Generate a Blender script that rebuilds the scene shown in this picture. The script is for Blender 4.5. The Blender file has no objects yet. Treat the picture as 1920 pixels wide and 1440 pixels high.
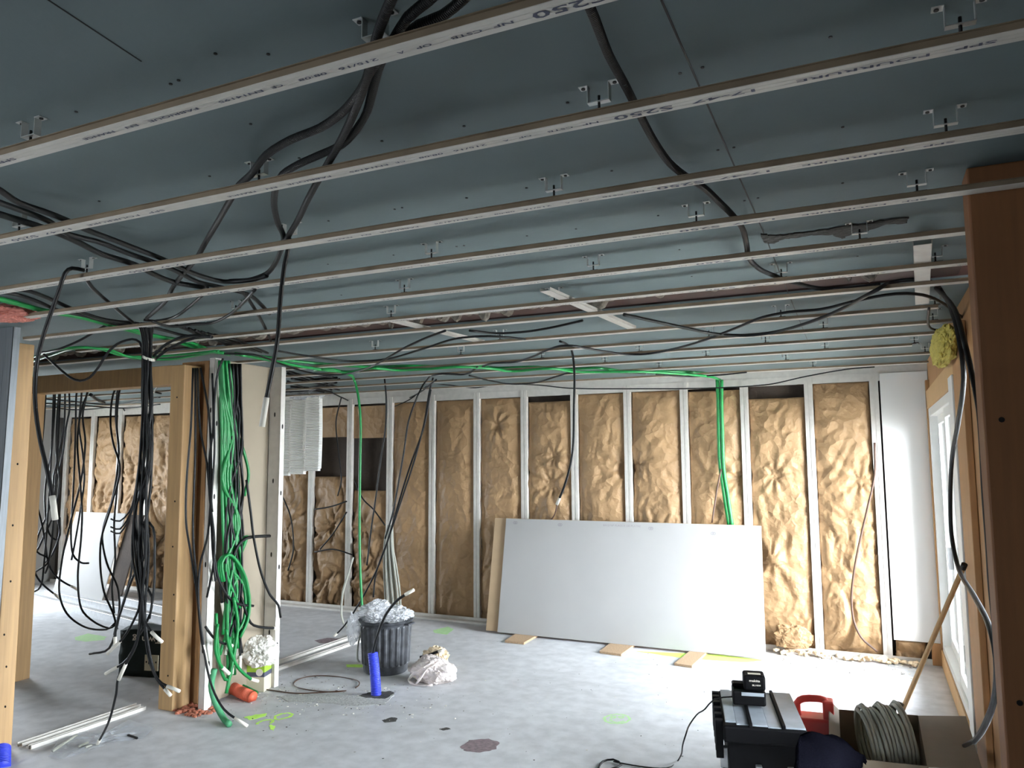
import bpy, bmesh, math, random
from mathutils import Vector, Matrix, noise
C = bpy.context.scene.collection
SC = bpy.context.scene
random.seed(7)
PI = math.pi

# ------------------------------------------------------------------ camera
YAW, PITCH, ROLL, F_PX, CAM_H = 0.4378, 0.101, -0.0062, 1430.13, 1.7999
def cam_axes():
    cy, sy, cp, sp = math.cos(YAW), math.sin(YAW), math.cos(PITCH), math.sin(PITCH)
    Fv = Vector((-sy*cp, cy*cp, sp)); R = Vector((cy, sy, 0)); U = R.cross(Fv)
    c, s = math.cos(ROLL), math.sin(ROLL)
    return Fv, c*R + s*U, c*U - s*R
FV, RV, UV = cam_axes()
cam_data = bpy.data.cameras.new('camera'); cam = bpy.data.objects.new('camera', cam_data); C.objects.link(cam)
cam_data.sensor_width = 36; cam_data.lens = 36*F_PX/1920
cam_data.clip_start = 0.02
cam.matrix_world = Matrix(((RV.x, UV.x, -FV.x, 0), (RV.y, UV.y, -FV.y, 0), (RV.z, UV.z, -FV.z, CAM_H), (0, 0, 0, 1)))
SC.camera = cam

# ------------------------------------------------------------------ light
SC.view_settings.view_transform = 'Standard'; SC.view_settings.look = 'None'
SC.view_settings.gamma = 1; SC.view_settings.use_curve_mapping = False
SC.view_settings.exposure = 0.55
w = bpy.data.worlds.new('sky'); SC.world = w; w.use_nodes = True
bg = w.node_tree.nodes['Background']; bg.inputs[0].default_value = (0.85, 0.94, 1.03, 1); bg.inputs[1].default_value = 44.0
SC.cycles.use_denoising = True
SC.cycles.max_bounces = 12; SC.cycles.diffuse_bounces = 8
SC.cycles.sample_clamp_indirect = 8
def portal(name, loc, rot, sx, sy):
    l = bpy.data.lights.new(name, 'AREA'); l.shape = 'RECTANGLE'; l.size = sx; l.size_y = sy
    l.cycles.is_portal = True
    o = bpy.data.objects.new(name, l); o.location = loc; o.rotation_euler = rot; C.objects.link(o)
portal('daylight_patio_door', (0.70, 6.45, 1.22), (0, PI/2, 0), 2.05, 2.05)
portal('daylight_added_side', (0.70, 3.62, 1.22), (0, PI/2, 0), 2.05, .95)  # portal of the added side window hidden behind the right post
sun = bpy.data.lights.new('hazy_sun', 'SUN'); sun.energy = 6; sun.angle = math.radians(24); sun.color = (1.0, .95, .88)
so = bpy.data.objects.new('hazy_sun', sun); so.rotation_euler = Vector((-0.60, 0.70, -0.36)).to_track_quat('-Z', 'Y').to_euler(); C.objects.link(so)
portal('daylight_added_rear', (-4.4, -2.65, 1.5), (PI/2, 0, 0), .95, .85)  # portal of the unseen rear window, added as fill from the camera side
portal('daylight_left_window', (-11.7, 5.75, 1.375), (0, -PI/2, 0), 1.25, 1.7)

# ------------------------------------------------------------------ helpers
def ray(x, y):
    return (FV*F_PX + RV*(x-960) - UV*(y-720)).normalized()
def at(x, y, ax, v):
    d = ray(x, y); o = Vector((0, 0, CAM_H)); t = (v-o[ax])/d[ax]
    return o + d*t
def Z(z, *xy): return [at(xy[i], xy[i+1], 2, z) for i in range(0, len(xy), 2)]
def Y(v, *xy): return [at(xy[i], xy[i+1], 1, v) for i in range(0, len(xy), 2)]
def X(v, *xy): return [at(xy[i], xy[i+1], 0, v) for i in range(0, len(xy), 2)]
def V(*c): return [Vector(c)]

def rgb(*c): return (*[((v/255)/12.92 if v/255 <= .04045 else ((v/255+.055)/1.055)**2.4) for v in c], 1)
def mat(name, col, rough=.6, metal=0, var=.12, scale=12, bump=0, bscale=40, spec=.5, coord='Object', trans=0, alpha=1, stretch=None, col2=None, sss=0):
    m = bpy.data.materials.new(name); m.use_nodes = True; nt = m.node_tree; n = nt.nodes; L = nt.links
    b = n['Principled BSDF']
    b.inputs['Roughness'].default_value = rough; b.inputs['Metallic'].default_value = metal
    b.inputs['Specular IOR Level'].default_value = spec
    if trans: b.inputs['Transmission Weight'].default_value = trans
    if alpha < 1: b.inputs['Alpha'].default_value = alpha
    tc = n.new('ShaderNodeTexCoord'); mp = n.new('ShaderNodeMapping'); L.new(tc.outputs[coord], mp.inputs[0])
    if stretch: mp.inputs['Scale'].default_value = stretch
    nz = n.new('ShaderNodeTexNoise'); nz.inputs['Scale'].default_value = scale; nz.inputs['Detail'].default_value = 6
    L.new(mp.outputs[0], nz.inputs['Vector'])
    mx = n.new('ShaderNodeMix'); mx.data_type = 'RGBA'
    c2 = col2 if col2 else tuple(min(1, v*(1+var)) for v in col[:3])+(1,)
    c1 = tuple(v*(1-var) for v in col[:3])+(1,) if not col2 else col
    mx.inputs[6].default_value = c1; mx.inputs[7].default_value = c2
    rp = n.new('ShaderNodeMapRange'); rp.inputs[1].default_value = .3; rp.inputs[2].default_value = .7
    L.new(nz.outputs['Fac'], rp.inputs[0]); L.new(rp.outputs[0], mx.inputs[0]); L.new(mx.outputs[2], b.inputs['Base Color'])
    if bump:
        n2 = n.new('ShaderNodeTexNoise'); n2.inputs['Scale'].default_value = bscale; n2.inputs['Detail'].default_value = 5
        L.new(mp.outputs[0], n2.inputs['Vector'])
        bp = n.new('ShaderNodeBump'); bp.inputs['Strength'].default_value = bump; bp.inputs['Distance'].default_value = .02
        L.new(n2.outputs['Fac'], bp.inputs['Height']); L.new(bp.outputs[0], b.inputs['Normal'])
    return m
M = {}
M['board'] = mat('moisture_board_teal', rgb(104, 117, 119), .75, var=.06, scale=2.2, bump=.05, bscale=30)
M['white_board'] = mat('plasterboard_ivory', rgb(160, 158, 155), .8, var=.02, scale=3)
M['bright_board'] = mat('plasterboard_lit', rgb(232, 230, 226), .8, var=.01, scale=3)  # lighter board copy, the patio door's light put into its colour
M['beige_board'] = mat('plasterboard_back_paper', rgb(178, 152, 120), .85, var=.05, scale=8)
M['grey_board'] = mat('plasterboard_grey_back', rgb(146, 134, 116), .85, var=.06, scale=3)
M['metal'] = mat('galvanised_steel', rgb(196, 197, 198), .42, .55, var=.10, scale=25, bump=.03)
M['steel_grey'] = mat('dull_grey_steel', rgb(132, 136, 140), .5, .5, var=.12, scale=10, stretch=(8, 8, .6))
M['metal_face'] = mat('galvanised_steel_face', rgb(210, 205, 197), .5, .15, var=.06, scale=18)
M['lip'] = mat('brown_steel_lip', rgb(128, 112, 92), .7, .2, var=.18, scale=9)  # darker brown tone for the side walls and lips of the channels
M['bracket'] = mat('bracket_zinc', rgb(190, 192, 190), .4, .7, var=.1)
M['dark_metal'] = mat('black_screw_steel', rgb(30, 28, 28), .5, .6)
M['wood'] = mat('glulam_spruce', rgb(190, 153, 106), .6, var=.12, scale=5, stretch=(9, 9, .5), bump=.05)
M['wood_dark'] = mat('aged_spruce', rgb(165, 122, 78), .65, var=.14, scale=5, stretch=(9, 9, .5), bump=.05)
M['chip'] = mat('particle_board', rgb(168, 140, 110), .8, var=.25, scale=90)
M['beam'] = mat('brown_painted_beam', rgb(62, 34, 24), .6, var=.15)
M['masonry'] = mat('masonry_dark', rgb(62, 52, 44), .9, var=.2, scale=4, bump=.3)  # dark grey-brown base tone of the far wall and the narrow panel
M['plaster'] = mat('plaster_wall', rgb(150, 146, 140), .9, var=.06, scale=3)
M['plaster_rag'] = mat('torn_plaster', rgb(140, 132, 122), .95, var=.35, scale=30, bump=.6)
M['filler'] = mat('dark_filler', rgb(62, 60, 56), .95, var=.3, scale=40, bump=.6)
M['black'] = mat('black_pvc_conduit', rgb(15, 14, 14), .5, spec=.35, var=.2, scale=20)
M['cable'] = mat('black_cable_jacket', rgb(12, 12, 13), .5, spec=.35, var=.15, scale=20)
M['brown_cable'] = mat('brown_cable_jacket', rgb(76, 52, 38), .5)
M['green'] = mat('green_conduit', rgb(18, 122, 58), .42, var=.12, scale=20)
M['green_dusty'] = mat('dusty_green_conduit', rgb(74, 150, 104), .6, var=.12, scale=20)
M['blue'] = mat('blue_conduit', rgb(52, 66, 205), .45, var=.08)
M['orange'] = mat('orange_conduit', rgb(226, 104, 74), .5, var=.12)
M['tape'] = mat('white_tape', rgb(228, 222, 208), .6, var=.04)
M['cream'] = mat('cream_cable_jacket', rgb(158, 158, 146), .5, var=.06)
M['pvc'] = mat('white_pvc_frame', rgb(232, 232, 228), .35, var=.02)
M['bin'] = mat('dusty_black_plastic', rgb(30, 31, 34), .5, var=.3, scale=18, col2=rgb(74, 76, 80))
M['film'] = mat('clear_plastic_film', rgb(225, 226, 228), .25, var=.2, scale=12, alpha=.5, bump=.4, bscale=18)
M['bagfilm'] = mat('white_bag_film', rgb(226, 214, 208), .45, var=.10, scale=9, alpha=.9, bump=.3)
M['bag'] = mat('white_woven_bag', rgb(226, 222, 212), .8, var=.08, scale=9, bump=.3)
M['toolbox'] = mat('black_toolbox_plastic', rgb(10, 10, 12), .6, spec=.12, var=.2)
M['lid'] = mat('dusty_lid_plastic', rgb(150, 158, 166), .4, var=.18, scale=7)
M['red'] = mat('red_plastic', rgb(200, 56, 46), .4, var=.06)
M['cardboard'] = mat('cardboard', rgb(116, 104, 88), .85, var=.07, scale=5)
M['cloth'] = mat('navy_knit_cloth', rgb(8, 8, 13), .95, spec=0, var=.2, scale=60, bump=.5, bscale=120)
M['case'] = mat('dark_green_canvas', rgb(24, 38, 36), .8, var=.2, scale=15, bump=.2)
M['label'] = mat('cream_label', rgb(214, 206, 180), .6, var=.03)
M['lime'] = mat('lime_print', rgb(160, 198, 62), .55)
M['ink'] = mat('dark_ink', rgb(84, 86, 104), .7)
M['spray'] = mat('yellow_green_spray', rgb(196, 242, 104), .8, var=.12, scale=20)
M['spray_faint'] = mat('faded_green_spray', rgb(172, 208, 150), .85, var=.08, scale=30)
M['stain'] = mat('dark_floor_stain', rgb(126, 110, 112), .8, var=.3, scale=40)
M['brick'] = mat('brick_dust', rgb(176, 108, 84), .95, var=.3, scale=50, bump=.6)
M['pink'] = mat('pink_expanding_foam', rgb(190, 118, 104), .85, var=.15, scale=20, bump=.7)
M['wool'] = mat('yellow_mineral_wool', rgb(178, 164, 78), .95, var=.2, scale=40, bump=.8)
M['fluff'] = mat('pale_insulation_fluff', rgb(222, 200, 168), .95, var=.18, scale=30, bump=.8)
M['foamroll'] = mat('white_ribbed_wrap', rgb(245, 243, 238), .7, var=.03)
M['terrace'] = mat('pale_terrace', rgb(200, 196, 188), .9)

# kraft paper: crumple bump
def kraft():
    m = mat('kraft_paper_facing', rgb(152, 122, 88), .58, var=.16, scale=2.2, spec=.35)
    nt = m.node_tree; n = nt.nodes; L = nt.links; b = n['Principled BSDF']
    tc = n['Texture Coordinate']
    nz = n.new('ShaderNodeTexNoise'); nz.inputs['Scale'].default_value = 5; nz.inputs['Detail'].default_value = 4; L.new(tc.outputs['Object'], nz.inputs[0])
    mm = n.new('ShaderNodeVectorMath'); mm.operation = 'MULTIPLY_ADD'; mm.inputs[1].default_value = (.25, .25, .25)
    L.new(nz.outputs['Color'], mm.inputs[0]); L.new(tc.outputs['Object'], mm.inputs[2])
    vo = n.new('ShaderNodeTexVoronoi'); vo.inputs['Scale'].default_value = 9; vo.feature = 'F1'; L.new(mm.outputs[0], vo.inputs['Vector'])
    bp = n.new('ShaderNodeBump'); bp.inputs['Strength'].default_value = .5; bp.inputs['Distance'].default_value = .04
    L.new(vo.outputs['Distance'], bp.inputs['Height']); L.new(bp.outputs[0], b.inputs['Normal'])
    return m
M['kraft'] = kraft()

def concrete():
    m = mat('concrete_slab', rgb(194, 194, 195), .55, var=.12, scale=.9, spec=.4)
    nt = m.node_tree; n = nt.nodes; L = nt.links; b = n['Principled BSDF']
    base = b.inputs['Base Color'].links[0].from_socket; tc = n['Texture Coordinate']
    nz = n.new('ShaderNodeTexNoise'); nz.inputs['Scale'].default_value = 9; nz.inputs['Detail'].default_value = 9; L.new(tc.outputs['Object'], nz.inputs[0])
    mr = n.new('ShaderNodeMapRange'); mr.inputs[1].default_value = .35; mr.inputs[2].default_value = .65; mr.inputs[3].default_value = .88; mr.inputs[4].default_value = 1.08
    L.new(nz.outputs[0], mr.inputs[0])
    mx = n.new('ShaderNodeMix'); mx.data_type = 'RGBA'; mx.blend_type = 'MULTIPLY'; mx.inputs[0].default_value = 1
    L.new(base, mx.inputs[6]); L.new(mr.outputs[0], mx.inputs[7])
    # reddish dust patch far left
    n3 = n.new('ShaderNodeTexNoise'); n3.inputs['Scale'].default_value = 90; n3.inputs['Detail'].default_value = 3; L.new(tc.outputs['Object'], n3.inputs[0])
    gt = n.new('ShaderNodeMapRange'); gt.inputs[1].default_value = .68; gt.inputs[2].default_value = .72; gt.inputs[3].default_value = 0; gt.inputs[4].default_value = .35
    L.new(n3.outputs[0], gt.inputs[0])
    m2 = n.new('ShaderNodeMix'); m2.data_type = 'RGBA'; L.new(gt.outputs[0], m2.inputs[0]); L.new(mx.outputs[2], m2.inputs[6]); m2.inputs[7].default_value = rgb(90, 88, 86)
    L.new(m2.outputs[2], b.inputs['Base Color'])
    bp = n.new('ShaderNodeBump'); bp.inputs['Strength'].default_value = .12; bp.inputs['Distance'].default_value = .01
    L.new(nz.outputs[0], bp.inputs['Height']); L.new(bp.outputs[0], b.inputs['Normal'])
    return m
M['concrete'] = concrete()
def glassmat():
    m = bpy.data.materials.new('window_glass'); m.use_nodes = True; nt = m.node_tree; n = nt.nodes
    n.remove(n['Principled BSDF']); o = n['Material Output']
    t = n.new('ShaderNodeBsdfTransparent'); g = n.new('ShaderNodeBsdfGlossy'); g.inputs['Roughness'].default_value = .02
    fr = n.new('ShaderNodeFresnel'); fr.inputs[0].default_value = 1.3; mx = n.new('ShaderNodeMixShader')
    nt.links.new(fr.outputs[0], mx.inputs[0]); nt.links.new(t.outputs[0], mx.inputs[1]); nt.links.new(g.outputs[0], mx.inputs[2]); nt.links.new(mx.outputs[0], o.inputs[0])
    return m
M['glass'] = glassmat()
# ribbed conduits: ripple along the tube's own length
def ribbed(src, name, freq, strength=.6):
    m = M[src].copy(); m.name = name; nt = m.node_tree; n = nt.nodes; L = nt.links
    tc = n['Texture Coordinate']; wv = n.new('ShaderNodeTexWave'); wv.bands_direction = 'Y'; wv.inputs['Scale'].default_value = freq
    L.new(tc.outputs['UV'], wv.inputs['Vector']); bp = n.new('ShaderNodeBump'); bp.inputs['Strength'].default_value = strength; bp.inputs['Distance'].default_value = .004
    L.new(wv.outputs['Fac'], bp.inputs['Height']); L.new(bp.outputs[0], n['Principled BSDF'].inputs['Normal'])
    return m
M['black_rib'] = ribbed('black', 'black_ribbed_conduit', 60)
M['green_rib'] = ribbed('green', 'green_ribbed_conduit', 50)
M['blue_rib'] = ribbed('blue', 'blue_ribbed_conduit', 25, 1)
M['orange_rib'] = ribbed('orange', 'orange_ribbed_conduit', 25, 1)

def link(name, bm, m, parent=None, smooth=False, bevel=0):
    me = bpy.data.meshes.new(name)
    bmesh.ops.recalc_face_normals(bm, faces=bm.faces)
    bm.to_mesh(me); bm.free()
    mm = m if isinstance(m, (list, tuple)) else [m]
    for q in mm: me.materials.append(M[q] if isinstance(q, str) else q)
    if smooth:
        for p in me.polygons: p.use_smooth = True
    o = bpy.data.objects.new(name, me); C.objects.link(o)
    if parent: o.parent = parent
    if bevel:
        b = o.modifiers.new('bevel', 'BEVEL'); b.width = bevel; b.segments = 2; b.limit_method = 'ANGLE'
    return o
def tag(o, label, cat, group=None, kind=None):
    o['label'] = label; o['category'] = cat
    if group: o['group'] = group
    if kind: o['kind'] = kind
    return o
def struct(o): o['kind'] = 'structure'; return o
def empty(name, loc=(0, 0, 0), rz=0):
    o = bpy.data.objects.new(name, None); o.location = loc; o.rotation_euler = (0, 0, rz); o.empty_display_size = .05; C.objects.link(o); return o
def box(bm, x0, x1, y0, y1, z0, z1, mi=0, mtx=None):
    vs = [Vector((x, y, z)) for x in (x0, x1) for y in (y0, y1) for z in (z0, z1)]
    if mtx: vs = [mtx @ v for v in vs]
    v = [bm.verts.new(p) for p in vs]
    for f in ((0, 1, 3, 2), (4, 6, 7, 5), (0, 4, 5, 1), (2, 3, 7, 6), (0, 2, 6, 4), (1, 5, 7, 3)):
        bm.faces.new([v[i] for i in f]).material_index = mi
    return v
def prism(bm, pts, z0, z1, mi=0, f=None):
    """pts: list of 2D points, extruded z0..z1 ; f maps (u,v,w) to a point"""
    f = f or (lambda u, v, w_: Vector((u, v, w_)))
    a = [bm.verts.new(f(p[0], p[1], z0)) for p in pts]; b = [bm.verts.new(f(p[0], p[1], z1)) for p in pts]
    n = len(pts)
    bm.faces.new(a).material_index = mi; bm.faces.new(b[::-1]).material_index = mi
    for i in range(n): bm.faces.new([a[i], b[i], b[(i+1) % n], a[(i+1) % n]]).material_index = mi
def B(name, m, parent, *boxes, bevel=0):
    bm = bmesh.new()
    for b_ in boxes: box(bm, *b_)
    return link(name, bm, m, parent, bevel=bevel)
def smooth_path(P, step=.05):
    P = [Vector(p) for p in P]
    if len(P) == 2:
        return [P[0].lerp(P[1], i/8) for i in range(9)]
    Q = [P[0]*2-P[1]] + P + [P[-1]*2-P[-2]]; out = []
    for i in range(1, len(Q)-2):
        p0, p1, p2, p3 = Q[i-1:i+3]
        n = max(2, min(14, int((p2-p1).length/step)+1))
        d1 = (p2-p0); d2 = (p3-p1); l = (p2-p1).length
        m1 = d1.normalized()*l*.9 if d1.length > 1e-6 else d1; m2 = d2.normalized()*l*.9 if d2.length > 1e-6 else d2
        for k in range(n):
            t = k/n; t2 = t*t; t3 = t2*t
            out.append(p1*(2*t3-3*t2+1)+m1*(t3-2*t2+t)+p2*(-2*t3+3*t2)+m2*(t3-t2))
    out.append(P[-1]); return out
def tube(bm, P, r, seg=8, smooth=True, rf=None, mi=0, cap=True):
    path = smooth_path(P) if smooth else [Vector(p) for p in P]
    uvl = bm.loops.layers.uv.verify()
    rings = []; L_ = 0; Ls = []
    nrm = None
    for i, p in enumerate(path):
        t = (path[min(i+1, len(path)-1)]-path[max(i-1, 0)])
        if t.length < 1e-8: t = Vector((0, 0, 1))
        t.normalize()
        if nrm is None: nrm = t.orthogonal().normalized()
        nrm = (nrm - t*nrm.dot(t));
        if nrm.length < 1e-6: nrm = t.orthogonal()
        nrm.normalize(); bn = t.cross(nrm)
        if i: L_ += (p-path[i-1]).length
        Ls.append(L_)
        rr = r*(rf(i/(len(path)-1)) if rf else 1)
        rings.append([bm.verts.new(p+(nrm*math.cos(2*PI*k/seg)+bn*math.sin(2*PI*k/seg))*rr) for k in range(seg)])
    for i in range(len(rings)-1):
        for k in range(seg):
            f = bm.faces.new([rings[i][k], rings[i][(k+1) % seg], rings[i+1][(k+1) % seg], rings[i+1][k]]); f.smooth = True; f.material_index = mi
            for lp, uv in zip(f.loops, ((k/seg, Ls[i]), ((k+1)/seg, Ls[i]), ((k+1)/seg, Ls[i+1]), (k/seg, Ls[i+1]))): lp[uvl].uv = uv
    if cap: bm.faces.new(rings[0][::-1]).material_index = mi; bm.faces.new(rings[-1]).material_index = mi
    return path
CABLES = []
def ribtube(bm, pts, r, period, seg):
    P = smooth_path(pts, .02); acc = [0]
    for i in range(1, len(P)): acc.append(acc[-1]+(P[i]-P[i-1]).length)
    n = int(acc[-1]/period)*3; out = []; k = 0
    for i in range(n+1):
        d = acc[-1]*i/n
        while k < len(P)-2 and acc[k+1] < d: k += 1
        out.append(P[k].lerp(P[k+1], (d-acc[k])/max(1e-6, acc[k+1]-acc[k])))
    return tube(bm, out, r, seg, smooth=False, rf=lambda t: (1, 1, .90)[int(round(t*n)) % 3])
def cable(name, pts, r, m, label, cat='cable', group=None, sleeve=None, seg=8, rib=0):
    """sleeve: None or (length, radius factor): a white tape end"""
    bm = bmesh.new(); path = ribtube(bm, pts, r, rib, seg) if rib else tube(bm, pts, r, seg)
    o = link(name, bm, m, smooth=True); tag(o, label, cat, group)
    if sleeve:
        acc = 0; q = [path[-1]]
        for i in range(len(path)-2, -1, -1):
            q.append(path[i]); acc += (path[i]-path[i+1]).length
            if acc > sleeve[0]: break
        d = (q[0]-q[1]).normalized(); q[0] = q[0]+d*.01
        b2 = bmesh.new(); tube(b2, q, r*sleeve[1], seg, smooth=False)
        s = link('tape_sleeve', b2, 'tape', o, smooth=True); s['label'] = 'white tape sleeve'
    return o
def lathe(bm, prof, c, seg=32, mi=0, rib=None):
    rings = []
    for (r, z) in prof:
        rings.append([bm.verts.new((c[0]+(r+(rib(k, z) if rib else 0))*math.cos(2*PI*k/seg), c[1]+(r+(rib(k, z) if rib else 0))*math.sin(2*PI*k/seg), z)) for k in range(seg)])
    for i in range(len(rings)-1):
        for k in range(seg):
            bm.faces.new([rings[i][k], rings[i][(k+1) % seg], rings[i+1][(k+1) % seg], rings[i+1][k]]).material_index = mi
    return rings
def crumple(name, c, s, m, parent=None, seed=0, amp=.35, sub=5, fr=3.0, flat=True):
    bm = bmesh.new(); bmesh.ops.create_icosphere(bm, subdivisions=sub, radius=1)
    for v in bm.verts:
        p = v.co.normalized()
        d = noise.noise(p*fr*.6+Vector((seed*7.1, 0, 0)))
        wq = p+Vector((noise.noise(p*2.5), noise.noise(p*2.5+Vector((4, 0, 0))), noise.noise(p*2.5+Vector((0, 6, 0)))))*.35
        dd, _ = noise.voronoi(wq*fr*.75+Vector((seed*3.3, 1, 2))); d2, _ = noise.voronoi(wq*fr*2+Vector((seed*1.3, 5, 2)))
        k = 1+amp*.7*d+amp*.75*(min(.6, dd[1]-dd[0])-.25)+amp*.35*(min(.5, d2[1]-d2[0])-.2)
        v.co = Vector((p.x*s[0]*k, p.y*s[1]*k, p.z*s[2]*k))
        if flat: v.co.z = max(v.co.z, -s[2]*.72)
        v.co += Vector(c)
    return link(name, bm, m, parent, smooth=False)

# ------------------------------------------------------------------ setting
HF, HC, D, XW = 2.596, 2.685, 7.825, 0.50
X0 = -5.3177
floor = struct(B('floor', 'concrete', None, (-12, 2.2, -2.8, 8.1, -.12, 0)))
G0, G1 = 3.97, 4.36     # beam slot in the ceiling
bm = bmesh.new()
box(bm, -12, 2.2, -2.8, G0, HC, HC+.03); box(bm, -12, 2.2, G1, 8.1, HC, HC+.03)
ceiling = struct(link('ceiling', bm, 'board'))
struct(B('beam_recess', 'beam', None, (-12, 2.2, G0-.02, G1+.02, HC+.16, HC+.2), (-12, 2.2, G0-.06, G0-.02, HC+.03, HC+.2), (-12, 2.2, G1+.02, G1+.06, HC+.03, HC+.2), (-5, .44, 4.12, 4.34, HC+.035, HC+.12)))
bpy.data.objects['beam_recess'].name = 'trim_1'
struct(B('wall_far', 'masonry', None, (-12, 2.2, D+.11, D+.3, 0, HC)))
WY0, WY1, WZ0, WZ1 = 5.45, 7.70, .15, 2.24
struct(B('wall_right', 'wood_dark', None, (XW, XW+.2, 2.78, 3.15, 0, HC), (XW, XW+.2, 4.10, WY0, 0, HC), (XW, XW+.2, 3.15, 4.10, 0, WZ0), (XW, XW+.2, 3.15, 4.10, WZ1, HC), (XW, XW+.1, WY1, D+.1, 0, HC), (XW, XW+.2, WY0, WY1, 0, WZ0), (XW, XW+.2, WY0, WY1, WZ1, HC)))
struct(B('wall_near', 'plaster', None, (XW, 2.2, 2.78, 2.95, 0, HC), (2.05, 2.2, -2.8, 2.9, 0, HC)))
struct(B('wall_left', 'plaster', None, (-11.8, -11.6, -2.8, 4.9, 0, HC), (-11.8, -11.6, 6.6, 8.1, 0, HC), (-11.8, -11.6, 4.9, 6.6, 2.0, HC), (-11.8, -11.6, 4.9, 6.6, 0, .75)))
struct(B('wall_rear', 'plaster', None, (-12, -4.9, -2.8, -2.6, 0, HC), (-3.9, 2.2, -2.8, -2.6, 0, HC), (-4.9, -3.9, -2.8, -2.6, 0, 1.05), (-4.9, -3.9, -2.8, -2.6, 1.95, HC)))
struct(B('wall_divider', 'plaster', None, (-5.3, -5.15, -2.6, 2.9, 0, HC)))
struct(B('terrace', 'terrace', None, (XW+.25, 14, -6, 20, -.25, -.15), (-26, -12.05, -6, 20, -.25, -.15)))
bpy.data.objects['terrace'].name = 'ground'
# seams in the ceiling boards and screws (details of the ceiling)
for (pts, wd) in (((at(1240, 0, 2, HC), at(1428, 427, 2, HC)), .0022), ((at(1428, 427, 2, HC), at(1515, 640, 2, HC)), .002), ((at(30, -40, 2, HC), at(265, 115, 2, HC)), .0015)):
    a, b = pts; d = (b-a).normalized(); n_ = Vector((-d.y, d.x, 0))*wd
    bm = bmesh.new(); prism(bm, [(a+n_)[:2], (b+n_)[:2], (b-n_)[:2], (a-n_)[:2]], HC-.001, HC+.001)
    s = link('board_joint', bm, 'dark_metal', ceiling)
scr = [(320, 157), (335, 150), (143, 209), (503, 101), (561, 296), (393, 330), (186, 377), (470, 232), (404, 100), (716, 264), (870, 236), (1275, 137), (1317, 126), (1064, 192), (987, 352), (1147, 320), (740, 392), (754, 389), (875, 371), (1234, 404), (1080, 429), (988, 442), (738, 478), (870, 460), (856, 462), (1557, 69), (1346, 281), (1376, 276), (1580, 238), (1396, 376), (1421, 371), (1580, 343), (1274, 468), (1297, 518), (616, 414), (615, 495), (640, 553), (1190, 506), (1608, 480)]
bm = bmesh.new(); bmesh.ops.create_circle(bm, cap_ends=True, radius=.0042, segments=10)
me_s = bpy.data.meshes.new('screw'); 
ex = bmesh.ops.extrude_face_region(bm, geom=bm.faces[:]); bmesh.ops.translate(bm, verts=[v for v in ex['geom'] if isinstance(v, bmesh.types.BMVert)], vec=(0, 0, .002))
bm.to_mesh(me_s); me_s.materials.append(M['dark_metal'])
for (x, y) in scr:
    o = bpy.data.objects.new('screw', me_s); C.objects.link(o); o.parent = ceiling; p = at(x, y, 2, HC); o.location = (p.x, p.y, HC-.002)
# dark filler smear on the ceiling joint
def blob_outline(pts, jit, seed, n=6):
    rnd = random.Random(seed); out = []
    for i in range(len(pts)):
        a = Vector(pts[i]); b = Vector(pts[(i+1) % len(pts)])
        for k in range(n):
            q = a.lerp(b, k/n); out.append((q.x+rnd.uniform(-jit, jit), q.y+rnd.uniform(-jit, jit)))
    return out
def flat_patch(name, px, z, m, parent, th=.002, jit=.006, seed=1, n=5):
    P = [at(x, y, 2, z) for x, y in px]
    bm = bmesh.new(); o2 = blob_outline([(p.x, p.y) for p in P], jit, seed, n)
    v = [bm.verts.new((x, y, z)) for x, y in o2]; f = bm.faces.new(v)
    bmesh.ops.triangulate(bm, faces=[f])
    e = bmesh.ops.extrude_face_region(bm, geom=bm.faces[:]); bmesh.ops.translate(bm, verts=[q for q in e['geom'] if isinstance(q, bmesh.types.BMVert)], vec=(0, 0, th))
    return link(name, bm, m, parent)
s = flat_patch('filler_smear', [(1428, 440), (1452, 443), (1478, 441), (1510, 436), (1550, 432), (1585, 424), (1618, 422), (1650, 415), (1702, 409), (1700, 419), (1660, 421), (1625, 434), (1600, 437), (1580, 448), (1560, 441), (1520, 442), (1490, 447), (1470, 448), (1452, 457), (1430, 455)], HC-.006, 'filler', ceiling, th=.006, seed=3)
# ragged plaster fringe along the slot edge
bm = bmesh.new(); rnd = random.Random(4); x = -6.2
while x < .1:
    wd = rnd.uniform(.03, .12); dz = rnd.uniform(.004, .02) if rnd.random() < .7 else rnd.uniform(.03, .055)
    if x > -1.6 and rnd.random() < .75: dz = .003
    y1 = G0+rnd.uniform(.0, .05)
    prism(bm, [(x, HC), (x+wd, HC), (x+wd*.8, HC-dz*.7), (x+wd*.5, HC-dz), (x+wd*.2, HC-dz*.5)], G0-.03, y1, f=lambda u, v, w_: Vector((u, w_, v)))
    x += wd*.9
fr = link('plaster_fringe', bm, 'plaster_rag', ceiling)

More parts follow.
